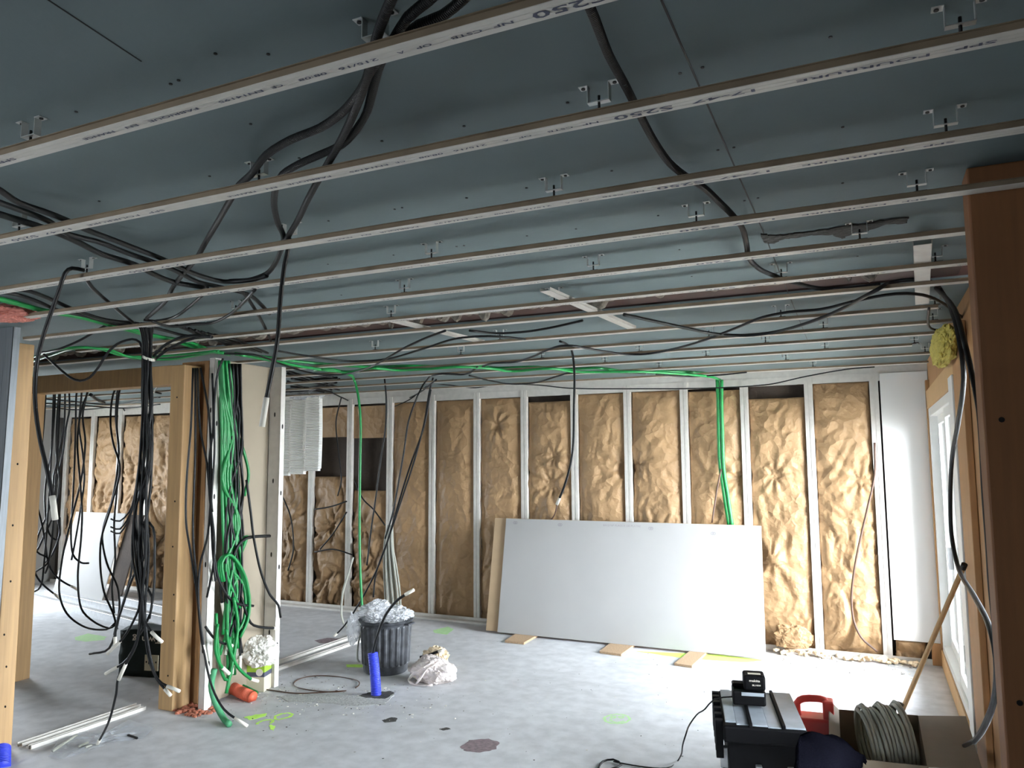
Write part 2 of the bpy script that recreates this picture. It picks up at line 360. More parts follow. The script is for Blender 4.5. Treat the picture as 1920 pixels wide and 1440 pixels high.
# ------------------------------------------------------------------ far wall: rails, studs, insulation
struct(B('trim_2', 'metal_face', None, (-11.5, .5, D, D+.05, HC-.16, HC-.001), (-11.5, .5, D-.004, D+.002, HC-.09, HC-.086)))
struct(B('trim_3', 'metal_face', None, (-11.5, .5, D-.02, D+.05, 0, .035), (-11.5, .5, D-.025, D-.02, 0, .05), (-7, -3.3, D-.12, D-.03, 0, .022)))
def stud_mesh(bm, x, y, z0, z1, w_=.075, d=.05):
    h = w_/2
    box(bm, x-h, x-.003, y, y+d, z0, z1); box(bm, x+.003, x+h, y, y+d, z0, z1); box(bm, x-.003, x+.003, y+.006, y+d, z0, z1)
    for s_ in (-1, 1): box(bm, x+s_*.019-.0015, x+s_*.019+.0015, y-.002, y, z0, z1)
ordn = ['rightmost', 'second', 'third', 'fourth', 'fifth', 'sixth', 'seventh', 'eighth', 'ninth', 'tenth', 'eleventh', 'twelfth', 'thirteenth', 'fourteenth', 'fifteenth', 'sixteenth', 'seventeenth', 'eighteenth', 'nineteenth']
notes = {9: 'against the edge of the bright white board', 8: 'between the two widest brightly lit insulation bays', 7: 'just right of the hanging green conduits', 6: 'above the middle of the leaning white board',
         5: 'above the leaning board beside the tucked crease', 4: 'close behind the single hanging cable', 3: 'just above the left end of the leaning board', 2: 'standing bare left of the leaning white board', 1: 'behind the right side of the black bin', 0: 'where brown and cream cables run down', -1: 'directly left of the single green conduit', -2: 'under the hanging white ribbed strips'}
stud_x = {}
for k in range(-10, 10):
    if k in (-4, -5): continue
    x = X0+.6*k + (.0 if k < 9 else -.03)
    stud_x[k] = x
    bm = bmesh.new(); stud_mesh(bm, x, D-.01, .03 if k != -1 else .03, HC-.09)
    o = link('wall_stud', bm, 'metal_face')
    if k in notes: lab = 'galvanised steel stud of the far wall, ' + notes[k]
    elif k == -3: lab = 'galvanised steel stud hidden behind the partition with the cable bundle'
    else: lab = 'galvanised steel stud of the left back room, %s from right' % ordn[-k-6]
    tag(o, lab, 'stud', 'steel studs of the far wall')
# cable knockout holes
def batt(name, x0, x1, z0, z1, seed, label, tuck=None, rough_=1.0, yoff=0, dx=.016):
    nx = max(10, int((x1-x0)/dx)); nz = max(12, int((z1-z0)/.020)); bm = bmesh.new(); rnd = random.Random(seed)
    tucks = tuck or []
    g = []
    for j in range(nz+1):
        row = []
        for i in range(nx+1):
            u = i/nx; v = j/nz; px = x0+(x1-x0)*u; pz = z0+(z1-z0)*v
            P = Vector((px*1.0+seed*3.7, seed*1.3, pz*1.0))
            pil = (1-abs(2*u-1)**3)*(1-abs(2*v-1)**12)
            n1 = noise.noise(P*1.7)*.5
            wv = Vector((noise.noise(P*2.3+Vector((5, 0, 0))), 0, noise.noise(P*2.3+Vector((0, 9, 0)))))*.35
            dd, _ = noise.voronoi((P+wv)*Vector((3.4, 1, 2.4)) if False else Vector(((P.x+wv.x)*3.4, P.y, (P.z+wv.z)*2.4)))
            cr = min(.35, dd[1]-dd[0])
            dd2, _ = noise.voronoi(Vector(((P.x+wv.x)*9, P.y+4, (P.z+wv.z)*7)))
            cr2 = min(.3, dd2[1]-dd2[0])
            k_ = rough_*(1.75-1.35*v)
            y = D+.045-pil*(.055+.04*n1)-.062*cr*k_-.030*cr2*k_+.014*k_*rough_*.6
            for (tx, tz, td, tr) in tucks:
                ax_ = px-tx; az = pz-tz; r_ = math.hypot(ax_, az)
                an = math.atan2(az, ax_)
                y += td*math.exp(-(r_/tr)**2) + .012*math.exp(-(r_/(tr*3.5))**2)*math.sin(an*9+seed)*min(1, r_/.05)
            ex_ = (noise.noise(Vector((seed, v*14, 0)))*.012) if i in (0, nx) else 0
            row.append(bm.verts.new((px+ex_, min(y, D+.1)+yoff, pz)))
        g.append(row)
    for j in range(nz):
        for i in range(nx):
            f = bm.faces.new([g[j][i], g[j][i+1], g[j+1][i+1], g[j+1][i]]); f.smooth = True
    # side return so the batt has depth
    edge = [g[0][i] for i in range(nx+1)]+[g[j][nx] for j in range(1, nz+1)]+[g[nz][i] for i in range(nx-1, -1, -1)]+[g[j][0] for j in range(nz-1, 0, -1)]
    back = [bm.verts.new((v.co.x, D+.105+yoff, v.co.z)) for v in edge]
    for i in range(len(edge)):
        j = (i+1) % len(edge); bm.faces.new([edge[i], back[i], back[j], edge[j]])
    o = link(name, bm, 'kraft')
    for p in o.data.polygons: p.use_smooth = True
    return tag(o, label, 'insulation', 'kraft faced insulation between the studs')
bays = {8: (.03, 2.52, 'brightly lit crumpled kraft insulation, widest bay beside the white end board', [(-.1, 1.6, .02, .1)], 1.1),
        7: (.03, 2.40, 'kraft insulation bay right of the leaning board, torn pale flap low down', [(-.85, 1.65, .03, .06), (-.9, .85, -.05, .1)], .75),
        6: (.03, 2.50, 'kraft insulation bay crossed by the hanging pair of green conduits', [(-1.2, 1.6, .04, .1)], .9),
        5: (.03, 2.52, 'wrinkled kraft insulation bay above the middle of the leaning board', [(-2.28, 1.72, .05, .07)], .9),
        4: (.03, 2.52, 'kraft insulation bay with a deep star shaped crease at its right edge', [(-2.36, 1.72, .07, .10)], .7),
        3: (.03, 2.46, 'kraft insulation bay with white torn nick behind the dangling cable', [(-3.15, 1.85, .02, .05), (-3.2, 1.55, .06, .1)], 1.0),
        2: (.03, 2.52, 'kraft insulation bay with a folded triangle at top, left end of leaning board', [(-3.85, 2.2, .05, .05)], .7),
        1: (.03, 2.52, 'smooth kraft insulation bay between two bare studs left of the leaning board', [], .45),
        0: (.03, 2.52, 'smooth kraft insulation bay just right of the cream cable bundle', [], .6),
        -1: (.03, 1.45, 'crumpled kraft insulation low behind the single green conduit', [(-5.7, 1.0, .05, .1)], 2.2),
        -2: (.03, 1.62, 'crumpled kraft insulation with a slumped top under a dark void', [(-6.2, 1.0, .05, .1)], 2.2),
        -3: (.03, 2.3, 'kraft insulation partly covered by the white ribbed strips', [], 1.8)}
for k, (z0, z1, lab, tk, rg) in bays.items():
    xa = X0+.6*k+.04; xb = X0+.6*(k+1)-.04
    if k == 8: xb = X0+.6*9-.07
    batt('insulation_batt', xa, xb, z0, z1, k+11, lab, tk, rg)
leftn = {-4: 'just behind the timber post', -5: 'behind the strapped cable trunk', -6: 'between trunk and the dark recess', -7: 'above the right part of the pale blue board', -8: 'above the left part of the pale blue board', -9: 'right of the left timber posts', -10: 'nearly hidden at the left posts'}
for k in range(-10, -3):
    batt('insulation_batt', X0+.6*k+(.04 if k not in (-4,) else 0), X0+.6*(k+1)-.04, .03, 2.5, k+40, 'crumpled golden kraft insulation in left room, '+leftn[k], [(X0+.6*k+.3, 1.3+.1*(k % 3), .04, .12)], 2.3)
# upper brown fillers over the dark voids
for (k, z0, z1, lab) in ((-1, 2.10, 2.5, 'brown board strip above the dark void beside the green conduit'), (-2, 2.12, 2.5, 'brown board strip above the dark void right of the ribbed strips')):
    tag(B('filler_board', 'kraft', None, (X0+.6*k+.04, X0+.6*(k+1)-.04, D+.03, D+.06, z0, z1)), lab, 'board')
# end board at the right
tag(B('plasterboard', 'bright_board', None, (.105, .495, D-.022, D-.009, .19, HC-.095), bevel=.002), 'bright white plasterboard screwed to the studs in the right corner', 'plasterboard')
batt('insulation_batt', .12, .36, .0, .19, 77, 'short kraft insulation scrap below the white end board', [], 2.0)
tag(B('timber_block', 'wood_dark', None, (.40, .49, D-.03, D+.05, 0, .19), bevel=.003), 'small timber block below the white end board in the corner', 'timber')
o = crumple('insulation_scrap', (-.74, D-.11, .15), (.165, .06, .12), 'kraft', seed=5, amp=.3); tag(o, 'rolled kraft insulation lump at the foot of the bay right of the leaning board', 'insulation')
bm = bmesh.new(); rnd = random.Random(8)
for i in range(60):
    x = rnd.uniform(-.9, .3); c = Vector((x, D-.05-rnd.random()*.12, .012+rnd.random()*.02)); mt = Matrix.Translation(c) @ Matrix.Rotation(rnd.random()*6, 4, 'Z') @ Matrix.Diagonal((rnd.uniform(.015, .06), rnd.uniform(.01, .03), rnd.uniform(.01, .03), 1))
    bmesh.ops.create_icosphere(bm, subdivisions=1, radius=1, matrix=mt)
for v in bm.verts: v.co.z = max(v.co.z, .001)
tag(link('insulation_fluff', bm, 'fluff'), 'pale torn insulation fluff along the foot of the right wall bays', 'debris', kind='stuff')

# ------------------------------------------------------------------ ceiling furring channels
ROWS = [1.19, 1.65, 2.15, 2.60, 3.08, 3.58, 3.955, 4.58, 5.10, 5.55, 6.05, 6.6, 7.2]
XL = {0: -5.1, 1: -5.1, 2: -5.1, 3: -4.38, 4: -4.9, 5: -5.1, 6: -11.4}
rowname = ['nearest ceiling channel with large print', 'second ceiling channel from the camera', 'third ceiling channel from the camera', 'fourth ceiling channel, its free left end by the steel post',
           'fifth ceiling channel, ending at the right timber post', 'sixth ceiling channel, just in front of the dark beam slot', 'ceiling channel on the near edge of the dark beam slot', 'first ceiling channel beyond the dark beam slot',
           'second ceiling channel beyond the dark beam slot', 'third ceiling channel beyond the dark beam slot', 'fourth ceiling channel beyond the dark beam slot', 'fifth ceiling channel beyond the beam slot', 'last ceiling channel right before the far wall']
def furring_mesh(x0, x1, y, flip=False):
    bm = bmesh.new(); h = .0235; t = .0016
    box(bm, x0, x1, y-h, y+h, HF, HF+t, 0)
    for s_ in (-1, 1):
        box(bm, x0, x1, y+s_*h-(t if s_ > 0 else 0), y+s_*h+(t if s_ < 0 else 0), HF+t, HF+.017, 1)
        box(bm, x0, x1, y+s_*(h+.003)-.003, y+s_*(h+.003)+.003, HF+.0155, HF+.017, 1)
        box(bm, x0, x1, y+s_*.0075-.0007, y+s_*.0075+.0007, HF-.0006, HF, 0)
    return bm
FUR = []
for i, y in enumerate(ROWS):
    x0 = XL.get(i, -11.5); x1 = 1.9 if i < 4 else (.40 if i in (4, 5) else (.47 if i != 7 else .36))
    if i == 10: x1 = .30
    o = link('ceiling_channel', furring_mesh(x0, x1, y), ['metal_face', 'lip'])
    tag(o, 'long galvanised steel furring, ' + rowname[i], 'ceiling channel', 'ceiling channels'); FUR.append(o)
# printed text on the channels
_tc = {}
def text_verts(s, size):
    if (s, size) in _tc: return _tc[(s, size)]
    cu = bpy.data.curves.new('t', 'FONT'); cu.body = s; cu.size = size; cu.align_x = 'CENTER'; cu.align_y = 'CENTER'; cu.resolution_u = 2
    cu.offset = size*.015
    o = bpy.data.objects.new('t', cu); C.objects.link(o); bpy.context.view_layer.update()
    me = bpy.data.meshes.new_from_object(o.evaluated_get(bpy.context.evaluated_depsgraph_get()))
    r = ([v.co.copy() for v in me.vertices], [tuple(p.vertices) for p in me.polygons])
    bpy.data.objects.remove(o); bpy.data.curves.remove(cu); bpy.data.meshes.remove(me)
    _tc[(s, size)] = r; return r
def put_text(bm, s, size, mtx, sx=1.0):
    vs, fs = text_verts(s, size); q = [bm.verts.new(mtx @ Vector((v.x*sx, v.y, 0))) for v in vs]
    for f in fs:
        try: bm.faces.new([q[i] for i in f])
        except ValueError: pass
def tx(px, py): return at(px, py, 2, HF).x
W_ = [('SPP', 1830, .016, 80), ('FOURRURE', 1615, .016, 250), ('17-47', 1360, .018, 120), ('S250', 1205, .029, 110), ('NF', 1107, .012, 30), ('CSTB', 1050, .012, 48), ('OP', 984, .012, 24), ('A', 948, .012, 11), ('215/16', 880, .012, 62), ('08:08', 807, .012, 45), ('CE', 750, .012, 18), ('EN14195', 690, .012, 72), ('FABRIQUE', 578, .013, 82), ('EN', 508, .013, 20), ('FRANCE', 452, .013, 52)]
def xrow(px, i):   # point of channel i's centreline in column px
    lo, hi = -301.3, 611.7
    for _ in range(40):
        mid = (lo+hi)/2
        if at(px, mid, 2, HF).y < ROWS[i]: lo = mid
        else: hi = mid
    return at(px, (lo+hi)/2, 2, HF).x
base = [(w_, xrow(px, 1), s_, abs(xrow(px+wd/2, 1)-xrow(px-wd/2, 1))) for (w_, px, s_, wd) in W_]
xs250 = base[3][1]; period = base[0][1]-xrow(292, 1)
anchor = {0: 1065, 1: 1205, 2: 1275, 3: 1311, 4: 1337, 5: 1350}
for i in range(6):
    sh = xrow(anchor[i], i)-xs250
    for rep in (-1, 0, 1, 2):
        for (w_, xx, s_, wd) in base:
            x = xx+sh-rep*period
            if x < ROWS[i]*-2.2-1 or x < XL.get(i, -12)+.1 or x > 1.2: continue
            vs, fs = text_verts(w_, s_); tw = max(v.x for v in vs)-min(v.x for v in vs)
            bm = bmesh.new(); put_text(bm, w_, s_, Matrix.Translation((x, ROWS[i]+.002, HF-.0009)) @ Matrix.Rotation(PI, 4, 'Y'), wd/tw)
            me = bpy.data.meshes.new('printed_word'); bm.to_mesh(me); bm.free(); me.materials.append(M['ink'])
            o = bpy.data.objects.new('printed_word', me); C.objects.link(o); o.parent = FUR[i]

# hangers
def hanger_parts():
    root = empty('ceiling_hanger')
    h = HC-HF-.017
    bm = bmesh.new()
    for s_ in (-1, 1):
        box(bm, s_*.026-(.0 if s_ > 0 else .022), s_*.026+(.022 if s_ > 0 else 0), -.011, .011, h-.002, h)
        box(bm, s_*.026-.001, s_*.026+.001, -.009, .009, h*.38, h)
    box(bm, -.026, .026, -.009, .009, h*.38, h*.38+.002)
    link('bracket', bm, 'bracket', root)
    for s_ in (-1, 1):
        bm = bmesh.new(); bmesh.ops.create_cone(bm, cap_ends=True, segments=10, radius1=.005, radius2=.005, depth=.003, matrix=Matrix.Translation((s_*.039, 0, h-.003)))
        link('screw', bm, 'dark_metal', root)
    bm = bmesh.new(); tube(bm, [(0, 0, .002), (0, 0, h*.62)], .0035, 6, smooth=False); link('threaded_rod', bm, 'dark_metal', root)
    bm = bmesh.new(); box(bm, -.008, .026, -.018, .018, 0, .0045); box(bm, -.02, .008, -.022, .022, -.004, .001); link('clip', bm, 'dark_metal', root)
    return root
def copy_tree(o, parent=None):
    c = o.copy(); C.objects.link(c)
    if parent: c.parent = parent
    for ch in o.children: copy_tree(ch, c)
    return c
hp = [(40, 270), (695, 88), (472, 340), (1117, 205), (1805, 60), (8, 432), (525, 447), (1032, 368), (1778, 240), (130, 508), (808, 487), (1300, 412), (1722, 352), (764, 553), (1110, 508), (1612, 443), (738, 598), (1042, 567), (1462, 516), (1757, 485), (717, 660), (937, 638), (1462, 592), (1753, 573),
      (867, 667), (1202, 661), (1325, 629), (1542, 611), (1752, 596), (1019, 673), (1435, 643), (1715, 643), (1142, 683), (1547, 655), (1237, 690), (1325, 669), (1473, 675), (1735, 660), (1523, 686), (430, 585)]
byrow = {}
for (x, y) in hp:
    p = at(x, y, 2, HF+.017); i = min(range(13), key=lambda k: abs(ROWS[k]-p.y)); byrow.setdefault(i, []).append(p.x)
proto = None
shortrow = ['the nearest channel', 'the second channel from the camera', 'the third channel from the camera', 'the fourth channel from the camera', 'the fifth channel from the camera', 'the sixth channel from the camera', 'the channel at the near edge of the beam slot',
            'the first channel beyond the beam slot', 'the second channel beyond the beam slot', 'the third channel beyond the beam slot', 'the fourth channel beyond the beam slot', 'the fifth channel beyond the slot', 'the last channel before the far wall']
posn = {1: ['the only one seen'], 2: ['left one', 'right one'], 3: ['left one', 'middle one', 'right one'], 4: ['leftmost', 'second from left', 'third from left', 'rightmost'], 5: ['leftmost', 'second from left', 'middle one', 'second from right', 'rightmost'], 6: ['leftmost', 'second from left', 'third from left', 'third from right', 'second from right', 'rightmost'],
        7: ['leftmost', 'second from left', 'third from left', 'middle one', 'third from right', 'second from right', 'rightmost']}
for i, xs in byrow.items():
    xs.sort()
    keep = []
    for x in xs:
        if not keep or x-keep[-1] > .12: keep.append(x)
    for j, x in enumerate(keep):
        if proto is None: proto = o = hanger_parts()
        else: o = copy_tree(proto)
        o.location = (x, ROWS[i], HF+.017)
        nm = posn.get(len(keep), None); nm = nm[j] if nm else 'number %d from the left' % (j+1)
        tag(o, 'small zinc hanger above %s, %s' % (shortrow[i], nm), 'hanger', 'ceiling hangers')
# cross pieces lying over the channels
def cross(name, a, b, w_, label):
    z = HF+.018; d = (b-a).normalized(); n_ = Vector((-d.y, d.x, 0)); bm = bmesh.new()
    def q(o1, o2, z0, z1):
        prism(bm, [(a+n_*o1)[:2], (b+n_*o1)[:2], (b+n_*o2)[:2], (a+n_*o2)[:2]], z0, z1)
    q(-w_/2, w_/2, z, z+.0015); q(-w_/2, -w_/2+.0015, z, z+.017); q(w_/2-.0015, w_/2, z, z+.017); q(-.002, .002, z-.0006, z)
    return tag(link(name, bm, 'metal_face'), label, 'steel piece', 'loose channel pieces bridging the beam slot')
cross('crossing_channel', at(726, 600, 2, HF+.02), at(903, 642, 2, HF+.02), .05, 'short steel channel lying across the beam slot, leftmost of the three')
cross('crossing_channel', at(1022, 545, 2, HF+.02), at(1185, 616, 2, HF+.02), .055, 'short steel channel lying across the beam slot, middle of the three')
cross('crossing_channel', at(1730, 458, 2, HF+.02), at(1729, 570, 2, HF+.02), .065, 'bright white steel channel crossing the slot beside the right timber post')

# ------------------------------------------------------------------ patio door in the right wall
win = struct(empty('window_1', (XW, 6.45, WZ0)))
def wb(name, m, *bx, bevel=.004, parent=win):
    bm = bmesh.new()
    for b_ in bx: box(bm, *[b_[0]-XW, b_[1]-XW, b_[2]-6.45, b_[3]-6.45, b_[4]-WZ0, b_[5]-WZ0])
    return link(name, bm, m, parent, bevel=bevel)
fo = wb('outer_frame', 'pvc', (XW-.02, XW+.09, WY0, WY0+.07, WZ0, WZ1), (XW-.02, XW+.09, WY1-.07, WY1, WZ0, WZ1), (XW-.02, XW+.09, WY0+.07, WY1-.07, WZ1-.07, WZ1), (XW-.02, XW+.09, WY0+.07, WY1-.07, WZ0, WZ0+.06))
ym = 6.42
for (a, b_, xo) in ((WY0+.06, ym+.05, 0), (ym-.05, WY1-.06, .04)):
    sh = wb('sash', 'pvc', (XW+.0+xo, XW+.035+xo, a, a+.075, WZ0+.05, WZ1-.06), (XW+xo, XW+.035+xo, b_-.075, b_, WZ0+.05, WZ1-.06), (XW+xo, XW+.035+xo, a+.075, b_-.075, WZ1-.14, WZ1-.06), (XW+xo, XW+.035+xo, a+.075, b_-.075, WZ0+.05, WZ0+.14))
    wb('pane', 'glass', (XW+.014+xo, XW+.020+xo, a+.075, b_-.075, WZ0+.14, WZ1-.14), bevel=0, parent=sh)
wb('handle', 'metal', (XW-.035, XW-.001, ym+.0, ym+.02, 1.0, 1.16))
tag(B('door_jamb_board', 'wood_dark', None, (XW-.03, XW-.0015, WY1+.002, D-.03, .19, 2.5), bevel=.003), 'vertical timber board between the white door frame and the bright end board', 'board')
tag(B('jamb_lining', 'pvc', None, (XW-.045, XW-.002, 5.22, WY0-.003, .0, 2.3), bevel=.004), 'white plastic jamb lining at the near side of the patio door', 'board')
tag(B('jamb_post', 'wood_dark', None, (XW-.035, XW-.002, 4.75, 5.21, .0, 2.55), bevel=.004), 'brown timber jamb just behind the big right post', 'timber')
struct(B('baseboard_right', 'wood', None, (XW-.03, XW-.002, 5.22, D-.03, 0, .145), bevel=.004))
tag(B('door_lintel', 'wood', None, (XW-.03, XW-.002, 5.22, WY1+.16, WZ1+.004, WZ1+.16), bevel=.003), 'light timber lintel board over the patio door', 'timber')
o = crumple('mineral_wool', (.42, 5.15, 2.46), (.06, .55, .11), 'wool', seed=9, amp=.25, flat=False); tag(o, 'yellow mineral wool stuffed above the patio door', 'insulation')
# unseen side and rear windows added for fill light, then the left window
w3 = struct(B('window_added_side', 'pvc', None, (XW+.0, XW+.09, 3.15, 3.22, WZ0, WZ1), (XW, XW+.09, 4.03, 4.10, WZ0, WZ1), (XW, XW+.09, 3.22, 4.03, WZ1-.12, WZ1), (XW, XW+.09, 3.22, 4.03, WZ0, WZ0+.12)))
B('pane', 'glass', w3, (XW+.03, XW+.036, 3.22, 4.03, WZ0+.12, WZ1-.12))
struct(B('window_added_rear', 'pvc', None, (-4.9, -4.83, -2.75, -2.66, 1.05, 1.95), (-3.97, -3.9, -2.75, -2.66, 1.05, 1.95), (-4.83, -3.97, -2.75, -2.66, 1.05, 1.12), (-4.83, -3.97, -2.75, -2.66, 1.88, 1.95)))
w2 = struct(empty('window_2', (-11.7, 5.75, .75)))
bm = bmesh.new()
for a in (-.85, -.03, .79): box(bm, -.04, .04, a, a+.06, 0, 1.25)
box(bm, -.04, .04, -.79, .79, 0, .06); box(bm, -.04, .04, -.79, .79, 1.19, 1.25)
link('window_frame', bm, 'pvc', w2)

# ------------------------------------------------------------------ posts and partition
M['wood_brown'] = mat('brown_glulam_shaded', rgb(118, 76, 42), .65, var=.1, scale=5, stretch=(9, 9, .5), bump=.05)  # brown glulam with the post's backlit shade darkened into its colour
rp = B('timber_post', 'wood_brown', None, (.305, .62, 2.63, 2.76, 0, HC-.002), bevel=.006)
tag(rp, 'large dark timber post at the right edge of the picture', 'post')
def knots(parent, pts, r=.008):
    for p in pts:
        bm = bmesh.new(); bmesh.ops.create_cone(bm, cap_ends=True, segments=10, radius1=r, radius2=r, depth=.003, matrix=Matrix.Translation(p) @ Matrix.Rotation(PI/2, 4, 'X'))
        k = link('knot', bm, 'dark_metal', parent)
knots(rp, [at(1878, 787, 1, 2.63), at(1912, 1318, 1, 2.63)], .008)
p2 = B('timber_post', 'wood', None, (-4.845, -4.70, 4.165, 4.325, 0, 2.55), bevel=.006)
tag(p2, 'light spruce post right of the strapped cable trunk', 'post')
knots(p2, [at(x, y, 1, 4.165) for x, y in ((326, 1115), (326, 1164), (352-20, 745), (315, 1267), (328, 940), (324, 1025))], .007)
p3 = B('timber_post', 'wood_dark', None, (-4.95, -4.66, 4.36, 4.52, 0, 2.6), bevel=.004)
tag(p3, 'brown timber post behind the light spruce post, cables in front', 'post')
p4 = B('timber_post', 'wood', None, (-6.68, -6.53, 4.16, 4.30, 0, 2.5), bevel=.006)
tag(p4, 'spruce post at far left carrying the header beam', 'post')
hd = B('header_beam', 'wood', None, (-6.60, -4.86, 4.18, 4.31, 2.405, 2.555), bevel=.005)
tag(hd, 'horizontal spruce header beam spanning between the two left posts', 'beam')
p5 = B('timber_post', 'wood', None, (-5.22, -5.03, 3.10, 3.22, 0, 2.594), bevel=.006)
tag(p5, 'nearest left spruce post at the picture edge', 'post')
knots(p5, [at(x, y, 1, 3.10) for x, y in ((33, 870), (24, 985), (8, 1190), (10, 1325), (20, 1090), (12, 1250))], .007)
# steel channel clipped on the left post
bm = bmesh.new(); a = at(-2, 620, 1, 3.02); b_ = at(45, 600, 1, 3.02)
def steelsec(bm, top, bot, wv, dep):
    for (o1, o2, d1, d2) in ((0, 1, 0, .03), (0, .03, 0, 1), (.97, 1, 0, 1), (.3, .34, -.02, 0), (.62, .66, -.02, 0)):
        vs = []
        for e in (bot, top):
            for u in (o1, o2):
                for v in (d1, d2): vs.append(e+wv*u+Vector((0, dep*v, 0)))
        q = [bm.verts.new(v) for v in vs]
        for f in ((0, 1, 3, 2), (4, 6, 7, 5), (0, 4, 5, 1), (2, 3, 7, 6), (0, 2, 6, 4), (1, 5, 7, 3)): bm.faces.new([q[i] for i in f])
steelsec(bm, at(-14, 592, 1, 3.04), at(-75, 1380, 1, 3.04), Vector((.235, 0, 0)), .045)
tag(link('steel_channel', bm, 'steel_grey'), 'grey steel channel leaning at the left edge on the spruce post', 'steel channel')
o = crumple('expanding_foam', tuple(at(15, 588, 2, 2.62)), (.16, .12, .045), 'pink', seed=2, amp=.4, flat=False); tag(o, 'pink expanding foam lump on top of the leftmost steel channel', 'foam')
# partition leaf with the cable bundle
pt = struct(B('wall_partition', 'grey_board', None, (-4.58, -4.565, 4.36, 5.0, .02, 2.6)))
def cstud(y0, y1, x0, x1, z1, label):
    bm = bmesh.new(); box(bm, x1-.002, x1, y0, y1, 0, z1); box(bm, x0, x1, y0, y0+.002, 0, z1); box(bm, x0, x1, y1-.002, y1, 0, z1)
    box(bm, x0, x0+.002, y0, y0+.008, 0, z1); box(bm, x0, x0+.002, y1-.008, y1, 0, z1)
    o = link('wall_stud', bm, 'metal_face'); tag(o, label, 'stud', 'partition studs')
    for z in (.33, .95, 1.55, 2.1):
        b2 = bmesh.new(); bmesh.ops.create_cone(b2, cap_ends=True, segments=12, radius1=.012, radius2=.012, depth=.003, matrix=Matrix.Translation((x1, (y0+y1)/2, z)) @ Matrix.Rotation(PI/2, 4, 'Y') @ Matrix.Diagonal((1.7, .7, 1, 1)))
        k = link('knockout', b2, 'dark_metal', o)
        b2 = bmesh.new(); bmesh.ops.create_cone(b2, cap_ends=True, segments=12, radius1=.012, radius2=.012, depth=.003, matrix=Matrix.Translation(((x0+x1)/2, y0, z+.1)) @ Matrix.Rotation(PI/2, 4, 'X') @ Matrix.Diagonal((.6, 1.7, 1, 1)))
        k = link('knockout', b2, 'dark_metal', o)
    return o
cstud(4.26, 4.33, -4.545, -4.49, 2.6, 'steel stud left of the green conduit bundle')
cstud(4.93, 4.985, -4.56, -4.44, 2.6, 'steel stud closing the partition right of the bundle')
# floor tracks
def track(pts, w_, label, lift=.0, h=.012, group='floor tracks'):
    bm = bmesh.new(); a, b = [Vector((p[0], p[1], 0)) for p in pts]; d = (b-a).normalized(); n_ = Vector((-d.y, d.x, 0))
    def q(o1, o2, z0, z1): prism(bm, [(a+n_*o1)[:2], (b+n_*o1)[:2], (b+n_*o2)[:2], (a+n_*o2)[:2]], z0+lift, z1+lift)
    q(-w_/2, w_/2, 0, .002); q(-w_/2, -w_/2+.004, .002, h*2); q(w_/2-.004, w_/2, .002, h*2)
    return tag(link('floor_track', bm, 'metal_face'), label, 'floor track', group)
track(((-5.03, 3.27), (-5.03, 4.15)), .05, 'white floor track between the two left posts')
track(((-4.93, 3.27), (-4.93, 4.12)), .03, 'thin second floor strip beside the track at the left posts')
track(((-4.93, 5.2), (-4.93, 6.72)), .05, 'pale loose track on the floor left of the bin, upper one')
track(((-4.78, 5.2), (-4.75, 6.6)), .045, 'pale loose track on the floor left of the bin, lower one')
# long profiles lying in left room
for (a, b_, z, w_, lab) in (((-10.4, 6.72), (-6.6, 5.85), 0, .07, 'long bright steel profile lying nearest on the left room floor'), ((-10.3, 6.95), (-7.2, 6.3), .0, .07, 'long steel profile lying behind the nearest one in the left room'), ((-8.9, 7.0), (-6.9, 6.55), 0, .06, 'short shiny steel profile behind the two long ones')):
    bm = bmesh.new(); A = Vector((*a, z)); Bv = Vector((*b_, z)); d = (Bv-A).normalized(); n_ = Vector((-d.y, d.x, 0))*w_/2
    prism(bm, [(A+n_)[:2], (Bv+n_)[:2], (Bv-n_)[:2], (A-n_)[:2]], z, z+.09 if z == 0 else z+.05)
    tag(link('steel_profile', bm, 'metal', bevel=.004), lab, 'steel profile', 'profiles on the left room floor')
# leaning pale board in the left room
def lean_board(name, x0, x1, yb, yt, z0, zt, th, m, label, xs=0):
    bm = bmesh.new(); n_ = Vector((0, zt-z0, yb-yt)).normalized()*th
    P = [Vector((x0, yb, z0)), Vector((x1, yb, z0)), Vector((x1+xs, yt, zt)), Vector((x0+xs, yt, zt))]
    q = [bm.verts.new(p) for p in P]+[bm.verts.new(p+n_) for p in P]
    for f in ((0, 1, 2, 3), (7, 6, 5, 4), (0, 4, 5, 1), (1, 5, 6, 2), (2, 6, 7, 3), (3, 7, 4, 0)): bm.faces.new([q[i] for i in f])
    return tag(link(name, bm, m, bevel=.001), label, 'plasterboard')
lean_board('plasterboard', -10.34, -9.32, 7.05, 7.35, .0, 1.12, .013, 'white_board', 'pale bluish plasterboard leaning on the insulation in the left room')
bm = bmesh.new()
o = lean_board('dark_panel', -9.30, -9.02, 7.08, 7.4, .0, 1.1, .02, 'masonry', 'narrow dark panel leaning beside the pale board in the left room')
